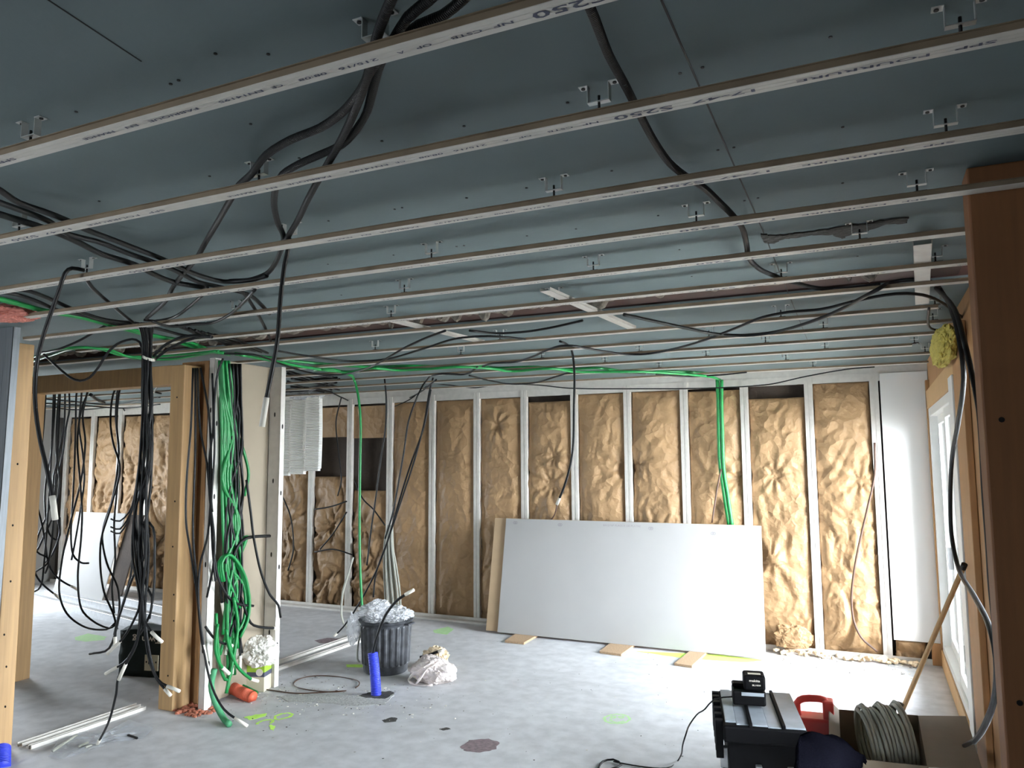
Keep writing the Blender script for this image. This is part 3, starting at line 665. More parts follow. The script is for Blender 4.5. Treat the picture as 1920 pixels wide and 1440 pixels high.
# main leaning boards
mb = lean_board('plasterboard', -3.632, -.945, 7.36, 7.66, .022, 1.175, .013, 'white_board', 'large white plasterboard leaning against the far wall on three wood blocks', xs=-.035)
lean_board('plasterboard', -3.78, -1.1, 7.385, 7.685, .022, 1.175, .0125, 'beige_board', 'beige backed plasterboard behind the large white one, edge showing at left', xs=-.035)
tb = bmesh.new()
def bpt(u, v):   # point on the face of the leaning board
    return Vector((-3.632+u*2.687-.035*v, 7.36+.3*v, .022+1.153*v))
ex_ = Vector((1, 0, 0)); ey_ = Vector((0, .3, 1.153)).normalized(); ez_ = ex_.cross(ey_)
def bm_at(p): return Matrix(((ex_.x, ey_.x, ez_.x, p.x), (ex_.y, ey_.y, ez_.y, p.y), (ex_.z, ey_.z, ez_.z, p.z), (0, 0, 0, 1))) @ Matrix.Translation((0, 0, .0012))
M['faintink'] = mat('faint_grey_print', rgb(142, 140, 140), .8)
put_text(tb, 'BA13 NF PLAQUE DE PLATRE', .028, bm_at(bpt(.49, .965)), 1.1)
for u, v in ((.04, .968), (.235, .962), (.60, .955), (.83, .93)):
    for k in range(2): put_text(tb, 'o', .07, bm_at(bpt(u+.006*k, v)), 1.0)
me = bpy.data.meshes.new('printed_text'); tb.to_mesh(me); tb.free(); me.materials.append(M['faintink']); o = bpy.data.objects.new('printed_text', me); C.objects.link(o); o.parent = mb
for pts, lab in ((((-3.40, 7.055), (-3.19, 7.055), (-3.20, 7.50), (-3.44, 7.50)), 'left'), (((-2.40, 7.03), (-2.18, 7.0), (-2.17, 7.50), (-2.41, 7.50)), 'middle'), (((-1.66, 6.885), (-1.50, 6.86), (-1.47, 7.50), (-1.62, 7.50)), 'right, longest')):
    bm = bmesh.new(); prism(bm, pts, .001, .0215)
    tag(link('wood_block', bm, 'chip', bevel=.001), 'flat particle board block under the leaning white board, %s one' % lab, 'wood block', 'blocks under the leaning board')

# ------------------------------------------------------------------ white ribbed strips
def ribstrip(x0, x1, z0, z1, y, label, bend=.02):
    bm = bmesh.new(); n = int((z1-z0)/.008); rows = []
    for j in range(n+1):
        z = z0+(z1-z0)*j/n; s_ = .012*(math.cos(j*PI)*.5+.5); e = .03 if j < 4 else 0
        xo = bend*math.sin((j/n)*PI*1.1)
        rows.append([bm.verts.new((x0+xo+e*.4, y, z)), bm.verts.new((x0+xo+.02, y-.03-s_, z)), bm.verts.new((x1+xo-.02, y-.03-s_, z)), bm.verts.new((x1+xo-e*.4, y, z)), bm.verts.new((x1+xo-.02, y+.01, z)), bm.verts.new((x0+xo+.02, y+.01, z))])
    for j in range(n):
        for k in range(6): bm.faces.new([rows[j][k], rows[j][(k+1) % 6], rows[j+1][(k+1) % 6], rows[j+1][k]])
    bm.faces.new(rows[0][::-1]); bm.faces.new(rows[-1])
    return tag(link('ribbed_strip', bm, 'foamroll'), label, 'foam strip', 'white ribbed strips hanging at the wall')
ribstrip(-6.17, -5.93, 1.70, 2.60, 7.30, 'white ribbed strip hanging by the partition, rightmost and nearest', .01)
ribstrip(-6.42, -6.18, 1.66, 2.57, 7.34, 'white ribbed strip hanging by the partition, middle one', -.02)
ribstrip(-6.62, -6.45, 1.64, 2.56, 7.38, 'white ribbed strip just right of the partition stud, leftmost', 0)
o = crumple('plastic_wrap', tuple(at(575, 733, 1, 7.3)), (.42, .12, .09), 'film', seed=12, amp=.6, flat=False); tag(o, 'crumpled clear wrap at the ceiling above the white ribbed strips', 'plastic film')

# ------------------------------------------------------------------ cables on the ceiling
ZC = HF+.036
GA = 'black conduits over the near channels'
cable('conduit', Z(ZC, 745, -25, 718, 36, 702, 87, 690, 140, 662, 215, 640, 262, 610, 315, 590, 350, 575, 378, 560, 410, 545, 435, 530, 462), .0105, 'black_rib', 'straight black conduit running down from the top edge, leftmost of three', 'conduit', GA)
cable('conduit', Z(ZC+.006, 830, -25, 804, 0, 764, 33, 738, 73, 700, 125, 672, 175, 640, 212, 600, 240, 545, 262, 500, 290, 470, 328, 448, 348, 430, 378, 400, 430, 385, 455, 370, 482, 355, 500, 325, 537, 310, 565, 275, 597), .0105, 'black_rib', 'black conduit from the top edge that bows far left over the second channel', 'conduit', GA)
cable('conduit', Z(ZC+.012, 892, -25, 866, 0, 830, 29, 786, 47, 745, 78, 715, 115, 700, 165, 688, 210, 670, 240, 640, 272, 600, 290, 560, 308, 530, 327, 517, 352, 514, 385, 520, 415, 532, 445, 525, 475, 515, 495, 500, 513, 465, 525, 430, 527), .0105, 'black_rib', 'ribbed black conduit from the top edge curling past the third channel', 'conduit', GA)
cable('conduit', Z(ZC+.012, 529, 448)+V(*at(541, 444, 2, 2.655))+Y(2.24, 541, 462, 533, 500, 526, 560, 520, 640, 509, 700, 500, 745, 492, 795), .0085, 'black', 'black conduit hooked over the third channel, white taped end in front of partition', 'conduit', None, (.075, 1.35))
cable('conduit', Z(ZC, 1098, -5, 1115, 35, 1140, 100, 1175, 165, 1200, 215, 1225, 262, 1255, 305, 1285, 330, 1320, 352, 1350, 380, 1375, 405, 1392, 428, 1400, 460, 1405, 485, 1425, 505, 1460, 520, 1490, 530, 1540, 541, 1600, 540, 1650, 533), .0105, 'black_rib', 'single black conduit curving down the right half of the ceiling', 'conduit')
GL = 'black conduits from the left edge'
cable('conduit', Z(ZC, -30, 340, 0, 357, 37, 381, 84, 397, 125, 413, 160, 430, 200, 445, 265, 470, 315, 490, 350, 507, 385, 520, 420, 528, 470, 525, 500, 517), .0105, 'black', 'black conduit from the left edge, topmost of three', 'conduit', GL)
cable('conduit', Z(ZC+.002, -30, 368, 0, 380, 50, 398, 90, 414, 130, 440, 180, 452, 240, 475, 290, 492, 330, 508, 370, 528, 420, 540, 465, 552, 490, 572, 505, 588), .0105, 'black', 'black conduit from the left edge, middle of three', 'conduit', GL)
cable('conduit', Z(ZC+.004, -30, 392, 0, 402, 40, 414, 75, 425, 115, 440, 150, 456, 190, 476, 250, 495, 290, 515, 330, 530, 390, 540), .0120, 'black', 'black conduit from the left edge, lowest of three', 'conduit', GL)
cable('conduit', Z(ZC, 158, 507, 135, 503)+Y(2.06, 122, 512, 112, 540, 98, 580, 84, 620, 72, 665, 66, 715, 67, 770, 76, 830, 88, 880, 98, 930, 103, 970), .0085, 'black', 'long black conduit hanging from the third channel at left, white taped end', 'conduit', None, (.07, 1.4))
cable('conduit', Z(ZC, 160, 520, 172, 538, 190, 555, 208, 570, 225, 585, 250, 605), .0085, 'black', 'short black conduit curving from the hooked one towards the cable trunk', 'conduit')
cable('conduit', Z(ZC, 440, 540, 455, 548, 475, 575, 500, 620, 508, 640), .009, 'black', 'black conduit crossing towards the partition head', 'conduit')
cable('conduit', Z(ZC+.01, 380, 553, 355, 575, 325, 595, 290, 602, 270, 600), .008, 'black', 'black conduit sweeping left into the trunk head, upper one', 'conduit')
cable('conduit', Z(HF-.005, 478, 543, 455, 568, 430, 590, 395, 606, 360, 608, 320, 612, 285, 602), .008, 'black', 'black conduit sweeping left into the trunk head, lower one', 'conduit')
cable('conduit', Z(ZC, 5, 545, 40, 543, 80, 555, 110, 568, 145, 583, 200, 600, 260, 607), .010, 'black', 'black conduit beside the green one at the left edge, upper', 'conduit')
cable('conduit', Z(ZC, -10, 545, 30, 552, 70, 565, 110, 582, 160, 592, 215, 607, 275, 612, 340, 628, 372, 633), .010, 'black', 'black conduit beside the green one at the left edge, lower', 'conduit')
cable('green_conduit', Z(ZC, -20, 556, 30, 568, 85, 583, 140, 592, 200, 607, 255, 622, 300, 632, 345, 645, 390, 657, 420, 662), .014, 'green', 'thick green conduit from the left edge to the partition head', 'conduit')
cable('green_conduit', Z(ZC, 235, 612, 262, 622, 295, 630, 350, 640, 400, 658, 430, 665), .011, 'green', 'green conduit running beside the thick one past the trunk', 'conduit')
GE = 'green conduits sagging under the left ceiling'
for i, (pts, lab) in enumerate((((55, 672, 110, 655, 170, 652, 240, 668, 300, 668, 360, 663, 405, 658), 'upper'), ((55, 680, 100, 665, 150, 652, 200, 655, 250, 671, 310, 674, 360, 668, 410, 658), 'lower'), ((120, 703, 200, 703, 260, 700, 300, 690, 318, 687), 'one seen under the header beam'))):
    cable('green_conduit', Z(HF-.02 if i < 2 else HF+.03, *pts), .009 if i < 2 else .010, 'green', 'green conduit sagging across the left opening, '+lab, 'conduit', GE)
# long green run near the far wall
GR = 'green conduits across the far ceiling'
cable('green_conduit', Z(ZC, 440, 663, 500, 670, 560, 678, 640, 685, 700, 688, 760, 686, 820, 687, 880, 684, 930, 690, 1000, 688, 1060, 692, 1120, 690, 1180, 697, 1240, 696, 1300, 698, 1345, 702), .013, 'green', 'green conduit crossing the far ceiling, upper of two', 'conduit', GR)
cable('green_conduit', Z(HF-.012, 450, 665, 520, 678, 570, 688, 650, 697, 700, 690, 740, 694, 800, 692, 860, 688, 920, 691, 960, 696, 1030, 691, 1080, 697, 1150, 697, 1200, 697, 1260, 700, 1330, 706, 1350, 712), .012, 'green', 'green conduit crossing the far ceiling, lower sagging one', 'conduit', GR)
cable('green_conduit', Z(HF-.01, 590, 695, 615, 692, 640, 697, 655, 703)+Y(6.05, 664, 712, 671, 740, 676, 790, 675, 880, 674, 980, 675, 1060, 679, 1145), .013, 'green', 'single green conduit dropping from the ceiling into the bin', 'conduit')
cable('green_conduit', Y(D-.09, 1345, 712, 1347, 760, 1348, 820, 1350, 870, 1357, 920, 1367, 985), .020, 'green', 'hanging green conduit behind the leaning board, left of the pair', 'conduit', 'green pair on the far wall')
cable('green_conduit', Y(D-.10, 1353, 712, 1353, 760, 1355, 830, 1357, 880, 1364, 925, 1373, 987), .018, 'green', 'hanging green conduit behind the leaning board, right of the pair', 'conduit', 'green pair on the far wall')
# main room ceiling cables
cable('cable', Z(HF-.03, 420, 663, 475, 665, 520, 680, 555, 692, 600, 702, 645, 702, 690, 690, 723, 673, 757, 653, 800, 633, 835, 620), .0075, 'cable', 'black cable swooping from the partition head up over the first channel beyond the slot', 'cable')
cable('cable', Z(HF-.008, 520, 658, 580, 668, 650, 677, 700, 676, 740, 670, 800, 652, 850, 636, 890, 631, 930, 631, 985, 636), .0075, 'cable', 'black cable arching below the far ceiling, left of the middle crossing channel', 'cable')
cable('cable', Z(HF-.008, 880, 620, 930, 625, 985, 622, 1035, 614, 1092, 601), .0075, 'cable', 'short black cable just beyond the slot between the crossing channels', 'cable')
cable('cable', Z(HF-.012, 1170, 590, 1230, 603, 1290, 616, 1340, 626, 1400, 629, 1450, 623, 1500, 610, 1560, 588, 1610, 562, 1645, 543)+Z(HF+.04, 1670, 530, 1710, 524, 1745, 528, 1765, 545)+X(.34, 1790, 600, 1803, 660, 1807, 710, 1797, 790, 1785, 860, 1782, 930, 1784, 1000, 1797, 1065, 1828, 1120, 1855, 1175, 1868, 1235, 1866, 1300, 1850, 1350, 1830, 1385, 1808, 1398), .010, 'cable', 'long black cable swooping below the right ceiling and looping down the patio door', 'cable')
cable('cable', Z(HF-.008, 905, 687, 925, 681, 965, 679, 1000, 668, 1030, 655, 1062, 648, 1110, 655, 1170, 664, 1210, 664, 1260, 655, 1320, 638, 1380, 615, 1430, 595, 1480, 585, 1540, 580, 1610, 563, 1680, 551, 1730, 553, 1770, 570, 1800, 592, 1822, 607), .008, 'cable', 'black cable weaving along the far ceiling to the right timber post', 'cable')
cable('cable', Z(HF+.03, 1755, 540)+X(.33, 1790, 580, 1808, 640, 1822, 700, 1836, 770, 1842, 850, 1846, 930, 1853, 1020, 1858, 1100, 1866, 1180, 1870, 1270, 1860, 1330, 1843, 1370, 1826, 1392), .0095, 'cable', 'second black cable hanging close along the right timber post', 'cable')
cable('cable', Z(ZC, 1050, 640, 1063, 646)+Y(5.15, 1072, 657, 1077, 700, 1076, 770, 1075, 830, 1070, 870, 1058, 912, 1045, 944), .0085, 'cable', 'single cable hanging in front of the far wall with a white tip', 'cable', None, (.03, 1.4))
cable('cable', Z(HF-.01, 895, 688, 870, 702, 830, 701, 815, 703, 798, 715)+Y(6.2, 782, 745, 766, 790, 757, 850, 748, 900, 737, 960, 722, 1010), .009, 'cable', 'black cable arching over the channel and hanging with a white tie, above the bin', 'cable', 'cables hanging above the bin')
cable('cable', Z(HF-.01, 880, 704, 920, 714, 960, 720, 1000, 718, 1050, 704, 1075, 698, 1150, 698, 1210, 700), .008, 'cable', 'black cable sagging under the green conduits near the far wall', 'cable')
cable('cable', Z(HF-.01, 1230, 702, 1290, 706, 1350, 703, 1400, 698), .007, 'cable', 'short black cable resting beside the right end of the green conduits', 'cable')
cable('cable', Y(7.55, 740, 762, 770, 748, 805, 722, 840, 722, 890, 727, 940, 720, 1010, 722, 1070, 728, 1200, 729, 1320, 728, 1440, 721, 1510, 706, 1590, 692, 1640, 688), .006, 'cable', 'thin black cable strung along the whole top of the far wall', 'cable')
cable('cable', Z(HF-.02, 530, 735, 575, 733, 600, 730, 640, 745, 668, 757, 700, 762, 735, 758, 780, 740, 818, 712), .008, 'cable', 'black cable sagging over the dark wall voids', 'cable')
for i, (pts, lab) in enumerate((((812, 708, 805, 735, 796, 790, 778, 860, 755, 930, 735, 990, 710, 1060, 680, 1120, 648, 1170, 622, 1198), 'with its end lying on the floor'), ((808, 730, 795, 800, 770, 870, 748, 940, 728, 1010, 705, 1075, 700, 1120), 'ending behind the bin'), ((720, 700, 724, 745, 723, 800, 713, 870, 705, 930, 695, 1000, 688, 1060), 'the straightest of them'))):
    cable('cable', Y(6.6, *pts), .009, 'cable', 'thin black cable running down towards the bin, '+lab, 'cable', 'cables hanging above the bin', (.05, 1.4) if i == 0 else None)
cable('cable', Y(7.5, 640, 745, 630, 790, 635, 850, 640, 900, 633, 930), .008, 'cable', 'short cable hanging in front of the dark void', 'cable')
for i, (pts, lab) in enumerate((((525, 920, 545, 970, 550, 1030, 540, 1070), 'nearest the partition stud'), ((590, 955, 620, 950, 650, 940), 'short level one'), ((590, 1035, 625, 1030, 660, 1040), 'low level one'), ((665, 900, 680, 935, 700, 955, 722, 985), 'curving behind the green conduit'), ((650, 960, 625, 1000, 600, 1030), 'slanting one'))):
    cable('cable', Y(7.755, *pts), .009, 'cable', 'black cable snaking on the crumpled insulation, '+lab, 'cable', 'cables on the crumpled insulation')
cable('cable', Y(7.70, 1640, 830, 1640, 890, 1625, 960, 1607, 1040, 1597, 1110, 1600, 1160, 1615, 1195, 1645, 1222), .010, 'brown_cable', 'brown cable hanging down the widest insulation bay to the floor', 'cable')
cable('cable', Y(7.70, 1045, 946, 1040, 965, 1033, 975), .008, 'brown_cable', 'dark cable stub behind the top edge of the leaning board', 'cable')
cable('cable', Y(7.70, 1352, 880, 1345, 915, 1335, 980), .008, 'brown_cable', 'thin brown cable left of the green pair on the far wall', 'cable')
# cream cable bundle standing at the wall
for i in range(7):
    dx = i*4.2
    cable('cream_cable', Y(7.60-.02*(i % 2), 728+dx*.3, 985, 722+dx*.6, 1010+i*3, 720+dx*.9, 1060, 722+dx*1.1, 1110, 724+dx*1.1, 1150), .012, 'cream', 'cream cable in the upright bundle behind the bin', 'cable', 'cream cables behind the bin')
cable('cream_cable', Y(6.8, 662, 1045, 652, 1080, 643, 1110, 640, 1150, 645, 1170, 655, 1180), .012, 'cream', 'single cream cable bowed left of the bin', 'cable')
# hooks/loops at right ceiling
cable('cable', Z(HF-.01, 1742, 578, 1740, 600, 1742, 612, 1752, 618, 1785, 620), .007, 'cable', 'small black cable loop at the right ceiling above the yellow wool', 'cable')
# messy cables on ceiling at partition head
rnd = random.Random(21)
for i in range(9):
    x0 = 535+rnd.random()*20; y0 = 695+i*5; x1 = 620+rnd.random()*20; y1 = 715+rnd.uniform(-8, 22)
    cable('cable', Z(ZC, x0, y0, (x0+x1)/2, (y0+y1)/2+rnd.uniform(-9, 9), x1, y1), .011, 'cable', 'black cable in the tangle above the white ribbed strips', 'cable', 'tangle above the ribbed strips')
for i in range(7):
    x0 = 330+i*12; cable('cable', Z(ZC+.004*(i % 3), x0, 610+i*3, x0+40, 628+rnd.uniform(-4, 4)+i*2, x0+75, 640+rnd.uniform(-4, 4)+i*2, x0+100, 650+i*2), .0095, 'cable', 'black cable among those gathering at the partition head', 'cable', 'cables gathering at the partition head')

# ------------------------------------------------------------------ cable trunk hanging in the left opening
GT = 'black cables of the strapped trunk'
ends = [((262, 1130), (250, 1165), (232, 1195), (203, 1224), 'pointing left with a long white sleeve', .12), ((266, 1120), (262, 1180), (240, 1235), (200, 1262), 'ending left of the canvas case', .05), ((264, 1140), (258, 1200), (236, 1245), (224, 1272), 'white taped end low beside the case', .05),
        ((268, 1130), (270, 1160), (284, 1185), (302, 1202), 'cream taped end touching the spruce post', .06), ((270, 1150), (276, 1220), (292, 1270), (318, 1302), 'lower of two ends in front of the spruce post', .035), ((272, 1150), (280, 1220), (296, 1274), (334, 1295), 'upper of two ends in front of the spruce post', .045),
        ((262, 1150), (255, 1210), (222, 1270), (215, 1320), 'the longest, reaching the floor', 0), ((250, 1080), (232, 1130), (217, 1180), (216, 1208), 'short white taped end left of the case', .035), ((245, 1080), (225, 1150), (205, 1215), (168, 1226), 'curling left above the floor', 0),
        ((275, 1100), (285, 1120), (282, 1150), (262, 1190), 'looping right behind the others', 0), ((270, 1000), (277, 1080), (270, 1140), (268, 1180), 'running straight down the middle', 0), ((280, 980), (290, 1060), (288, 1110), (280, 1160), 'bowing out on the right', 0)]
rnd = random.Random(5)
for i, (a, b_, c_, d_, lab, sl) in enumerate(ends):
    sx = 268+(i % 6)*3.2; Yv = 3.16+.014*(i//4); j = rnd.uniform(-1, 1)
    mid = [(sx, 640), (sx+rnd.uniform(-2, 3), 690), (sx-1+j*3, 760), (262+(i*7 % 27), 860), (252+(i*11 % 32), 960), (248+(i*13 % 34), 1040)]
    pts = Z(HF+.02, sx-8+i, 606)+Y(Yv, *[v for p in mid for v in p])+Y(Yv, *a, *b_, *c_, *d_)
    if i == 6: pts = pts[:-1]+Y(3.2, 218, 1300)+Y(3.3, 205, 1350)+V(*at(183, 1395, 2, .012))
    if i == 6: sl = .06
    cable('cable', pts, .0068, 'cable', 'black cable of the strapped trunk, '+lab, 'cable', GT, (sl, 1.45) if sl else None)
bm = bmesh.new(); c1 = at(279, 672, 1, 3.18)
ring = [c1+Vector((math.cos(t)*.034, math.sin(t)*.028, -.012*math.cos(t))) for t in [2*PI*k/16 for k in range(17)]]
for t in range(16):
    a, b_ = ring[t], ring[t+1]; q = [bm.verts.new(v) for v in (a+Vector((0, 0, .008)), b_+Vector((0, 0, .008)), b_-Vector((0, 0, .008)), a-Vector((0, 0, .008)))]; bm.faces.new(q)
o = link('cable_tie', bm, 'tape'); sm = o.modifiers.new('s', 'SOLIDIFY'); sm.thickness = .004; tag(o, 'white strap tied round the top of the black cable trunk', 'strap')
cable('cable', Z(HF-.02, 75, 662)+Y(3.2, 110, 655, 150, 638, 195, 612, 208, 608), .0075, 'cable', 'black cable slanting up to the fifth channel at the left', 'cable')
cable('cable', Y(3.2, 82, 664, 110, 690, 132, 708, 150, 714, 168, 708, 185, 688, 200, 664, 220, 645, 248, 636, 262, 642, 270, 665), .0078, 'cable', 'black cable drooping in a deep U in front of the header beam', 'cable')
cable('cable', Y(3.2, 288, 668, 305, 650, 330, 636, 355, 630, 395, 631), .0085, 'cable', 'black cable leaving the strapped trunk to the right, upper', 'cable')
cable('cable', Y(3.22, 290, 674, 315, 655, 345, 640, 375, 632, 398, 632), .0085, 'cable', 'black cable leaving the strapped trunk to the right, lower', 'cable')
# loops hanging in left opening
GO = 'black cables hanging in the left opening'
LP = [((122, 706, 112, 730, 107, 790, 106, 850, 112, 905, 102, 960, 85, 1000, 64, 1040, 42, 1045), 4.7, 'curving left to the post', 0),
      ((122, 706, 122, 740, 120, 800, 108, 860, 100, 900, 106, 960, 112, 1000, 98, 1040, 85, 1055), 4.72, 'crossing itself above the pale board', 0),
      ((128, 706, 130, 740, 130, 770, 124, 800, 118, 850, 105, 905, 90, 960, 70, 1010, 62, 1060, 75, 1090, 112, 1122), 4.74, 'ending with a grey tip before the pale board', .05),
      ((143, 742, 142, 790, 140, 860, 137, 930, 133, 1000, 137, 1040, 152, 1055, 166, 1056), 4.7, 'ending in a hook over the pale board', 0),
      ((150, 770, 148, 800, 155, 850, 158, 900, 150, 960, 140, 1020, 134, 1050), 4.72, 'short straight end over the pale board', 0),
      ((165, 735, 152, 770, 145, 830, 150, 900, 154, 960, 152, 1010, 146, 1080, 152, 1140, 175, 1165, 205, 1178, 216, 1172), 4.6, 'in a wide bow over the left floor, upper', .0),
      ((163, 738, 155, 780, 160, 830, 152, 900, 132, 980, 118, 1040, 111, 1110, 125, 1150, 160, 1176, 200, 1180, 216, 1168), 4.62, 'in a wide bow over the left floor, lower', .0),
      ((228, 708, 212, 740, 207, 790, 212, 830, 225, 880, 208, 950, 190, 1010, 188, 1060, 195, 1110, 212, 1150, 220, 1180), 4.6, 'left strand before the trunk', 0),
      ((232, 705, 222, 745, 219, 800, 223, 850, 212, 930, 192, 1000, 200, 1055, 220, 1100, 224, 1140, 214, 1190), 4.62, 'middle strand before the trunk', 0),
      ((222, 720, 217, 780, 222, 840, 220, 910, 214, 980, 216, 1050, 210, 1100, 214, 1150), 4.64, 'right strand before the trunk', 0),
      ((50, 850, 62, 920, 78, 980, 85, 1020, 92, 1060, 110, 1085, 145, 1105), 4.68, 'slanting from the post across the pale board', .05),
      ((66, 930, 58, 1000, 70, 1035, 92, 1050, 85, 1075), 4.66, 'short loop by the left post', 0),
      ((92, 1050, 70, 1070, 52, 1082), 4.66, 'with a low end at the left post', 0),
      ((80, 1085, 72, 1105, 50, 1112), 4.66, 'lowest stub by the left post', 0),
      ((100, 800, 96, 850, 88, 890, 84, 940, 92, 1000, 110, 1010, 112, 970), 4.7, 'small closed loop left of the pale board', 0)]
for (pts, yv, lab, sl) in LP:
    if pts[1] > 708: pts = (pts[0]+(2 if pts[0] > 95 else 22), 706, pts[0]+(3 if pts[0] > 95 else 14), (706+pts[1])/2) + tuple(pts)
    cable('cable', Y(yv, *pts), .0085, 'cable', 'black cable hanging in the left opening, '+lab, 'cable', GO, (sl, 1.3) if sl else None)
for i, yy in enumerate((985, 1000, 1008)):
    cable('cable', Y(3.2, 262, 860+i*15, 247, 950+i*5, 225, yy-8, 208, yy-12), .005, 'cable', 'thin cable tail sticking left from the trunk', 'cable', 'thin tails left of the trunk')
# thin cables in back-left ceiling
for i, (pts, yy) in enumerate((((80, 748, 130, 752, 200, 758, 260, 752, 300, 745), 6.0), ((80, 756, 150, 760, 230, 765, 300, 758), 6.3), ((150, 712, 190, 708, 210, 715), 5.2), ((300, 720, 290, 735, 302, 738), 5.4), ((100, 763, 130, 768, 160, 768, 200, 764), 6.6), ((170, 740, 180, 748, 195, 755), 5.6), ((230, 765, 240, 774, 262, 776), 6.9), ((215, 697, 250, 704, 280, 698, 300, 694), 5.0))):
    cable('cable', Z(HF-.01, *pts), .009 if i != 5 else .02, 'cable', 'thin black cable loosely strung under the left back room ceiling', 'cable', 'cables under the left back room ceiling')

# ------------------------------------------------------------------ bundle in the partition
GB = 'black cables in the partition bundle'; GG = 'green conduits in the partition bundle'
rnd = random.Random(31)
for i in range(11):
    x0 = 412+i*1.6; xm = 416+(i*5 % 34); e = [(418, 1190), (432, 1230), (440, 1170), (428, 1290), (446, 1215), (420, 1250), (436, 1185), (450, 1140), (426, 1210), (440, 1265), (412, 1228)][i]
    xx = -4.46+.008*(i % 4)
    pts = X(xx, x0, 676, 414+i*2.2, 740, 416+(i*7 % 30), 820, xm, 900, 418+(i*9 % 32), 980, 422+(i*5 % 34), 1060, 424+(i*11 % 30), 1120, *e)
    if i in (2, 5, 8): e2 = X(xx+.01, 455+i, 1100, 458, 1160); pts = pts[:-2]+e2+X(xx, 438, 1200, 430, 1260)
    cable('green_conduit', pts, .0125, 'green', 'green conduit in the tied bundle inside the partition', 'conduit', GG)
for i in range(3):
    cable('green_conduit', X(-4.43+.01*i, 412+4*i, 1090, 410+3*i, 1055, 424+i*2, 1040, 440+i*2, 1052, 455+i*3, 1085, 464+i*2, 1130, 462+i, 1165, 450, 1195), .0125, 'green', 'green conduit doubled over in an arch at the foot of the partition bundle', 'conduit', 'arched green conduits')
cable('green_conduit', X(-4.47, 428, 680, 430, 730, 438, 790, 458, 850, 466, 890, 458, 930), .012, 'green', 'green conduit bowing right at the top of the partition bundle', 'conduit')
for i, (pts, lab) in enumerate((((405, 1150, 408, 1210, 414, 1255, 428, 1275, 434, 1240, 430, 1195), 'left loop'), ((438, 1120, 446, 1170, 440, 1220, 432, 1262, 424, 1300), 'long end'), ((424, 1180, 430, 1215, 445, 1250, 470, 1273, 482, 1277), 'pointing at the carton'), ((408, 1170, 404, 1215, 412, 1245, 428, 1262), 'left end'))):
    cable('green_conduit', X(-4.41+.008*i, *pts), .0125, 'green', 'green conduit at the foot of the partition bundle, '+lab, 'conduit', None, (.05, 1.1) if i > 1 else None)
cable('green_conduit', X(-4.44, 452, 1035, 462, 1005, 452, 1018), .015, 'green', 'short upright green conduit stub beside the black side branch', 'conduit')
for i in range(16):
    x0 = 424+i*1.8; xx = -4.50+.012*(i % 4); ye = 1150+(i*37 % 120); xx = -4.475+.014*(i % 4)
    pts = X(xx, x0, 682, 428+i*1.6, 740, 430+(i*5 % 26), 840, 426+(i*7 % 34), 930, 420+(i*11 % 36), 1020, 414+(i*13 % 40), 1110, 420+(i*17 % 36), ye)
    cable('cable', pts, .0085, 'cable', 'black cable in the dense bundle inside the partition', 'cable', GB, (.06, 1.5) if i % 3 == 0 else None)
SB = [(X(-4.42, 437, 1045, 445, 1025, 460, 1010, 480, 1006, 506, 1005), .012, 'ending level at the right stud, upper one', 0, 'side'),
      (X(-4.42, 452, 1120, 470, 1168, 490, 1176, 520, 1178), .010, 'pointing right with a white taped end', .03, 'side'),
      (X(-4.42, 400, 1030, 408, 1080, 425, 1115, 445, 1132, 475, 1136), .0095, 'curving from the near stud to the right', 0, 'side'),
      (X(-4.40, 462, 900, 470, 960, 476, 1010, 490, 1075, 506, 1115, 522, 1135, 526, 1158), .0095, 'hanging past the right stud', 0, 'side'),
      (X(-4.42, 385, 1175, 400, 1195, 415, 1205, 440, 1212), .009, 'short white taped end low in the bundle', .06, 'side')]
for (pts, r, lab, sl, _) in SB: cable('cable', pts, r, 'cable', 'black cable branching from the partition bundle, '+lab, 'cable', None, (sl, 1.5) if sl else None)
GW = 'black cables in front of the brown post'
for i, (pts, lab) in enumerate((((418, 672, 408, 700, 402, 760, 402, 850, 396, 950, 398, 1020, 404, 1090), 'hugging the steel stud'), ((362, 690, 358, 800, 350, 900, 349, 980, 360, 1050, 370, 1120, 378, 1200, 392, 1262), 'leftmost'), ((370, 690, 375, 800, 388, 870, 394, 940, 402, 1010, 400, 1060, 388, 1120), 'bending over the stud'), ((366, 690, 366, 850, 362, 1000, 370, 1100, 376, 1170, 386, 1235), 'straight one'), ((376, 690, 392, 780, 396, 900, 390, 1000, 375, 1060, 372, 1120, 378, 1190, 395, 1280, 420, 1330, 462, 1362), 'reaching the floor by the green pipe'), ((398, 700, 400, 800, 392, 870, 398, 960), 'short bow at the stud'))):
    if i == 4: P = Y(4.12, *pts[:-6])+Y(4.1, *pts[-6:-2])+V(*at(462, 1360, 2, .012))
    else: P = Y(4.12, *pts)
    cable('cable', P, .0078, 'cable', 'black cable in front of the brown post, '+lab, 'cable', GW, (.05, 1.4) if i in (1, 3, 4) else None)
cable('green_conduit', Y(4.16, 402, 1255, 396, 1285, 403, 1315)+V(*at(418, 1345, 2, .03))+V(*at(430, 1358, 2, .022)), .021, 'green_dusty', 'thick dusty green conduit bending down to the floor', 'conduit')
cable('green_conduit', V(*at(398, 1275, 2, .10))+V(*at(425, 1270, 2, .08))+V(*at(450, 1285, 2, .05))+V(*at(480, 1300, 2, .03)), .020, 'green_rib', 'ribbed green conduit lying above the orange pipe', 'conduit', seg=12, rib=.008)
cable('orange_conduit', V(*at(396, 1276, 2, .065))+V(*at(428, 1286, 2, .065))+V(*at(452, 1298, 2, .050))+V(*at(474, 1308, 2, .03)), .045, 'orange_rib', 'orange ribbed pipe lying at the foot of the partition', 'conduit', seg=20, rib=.014)
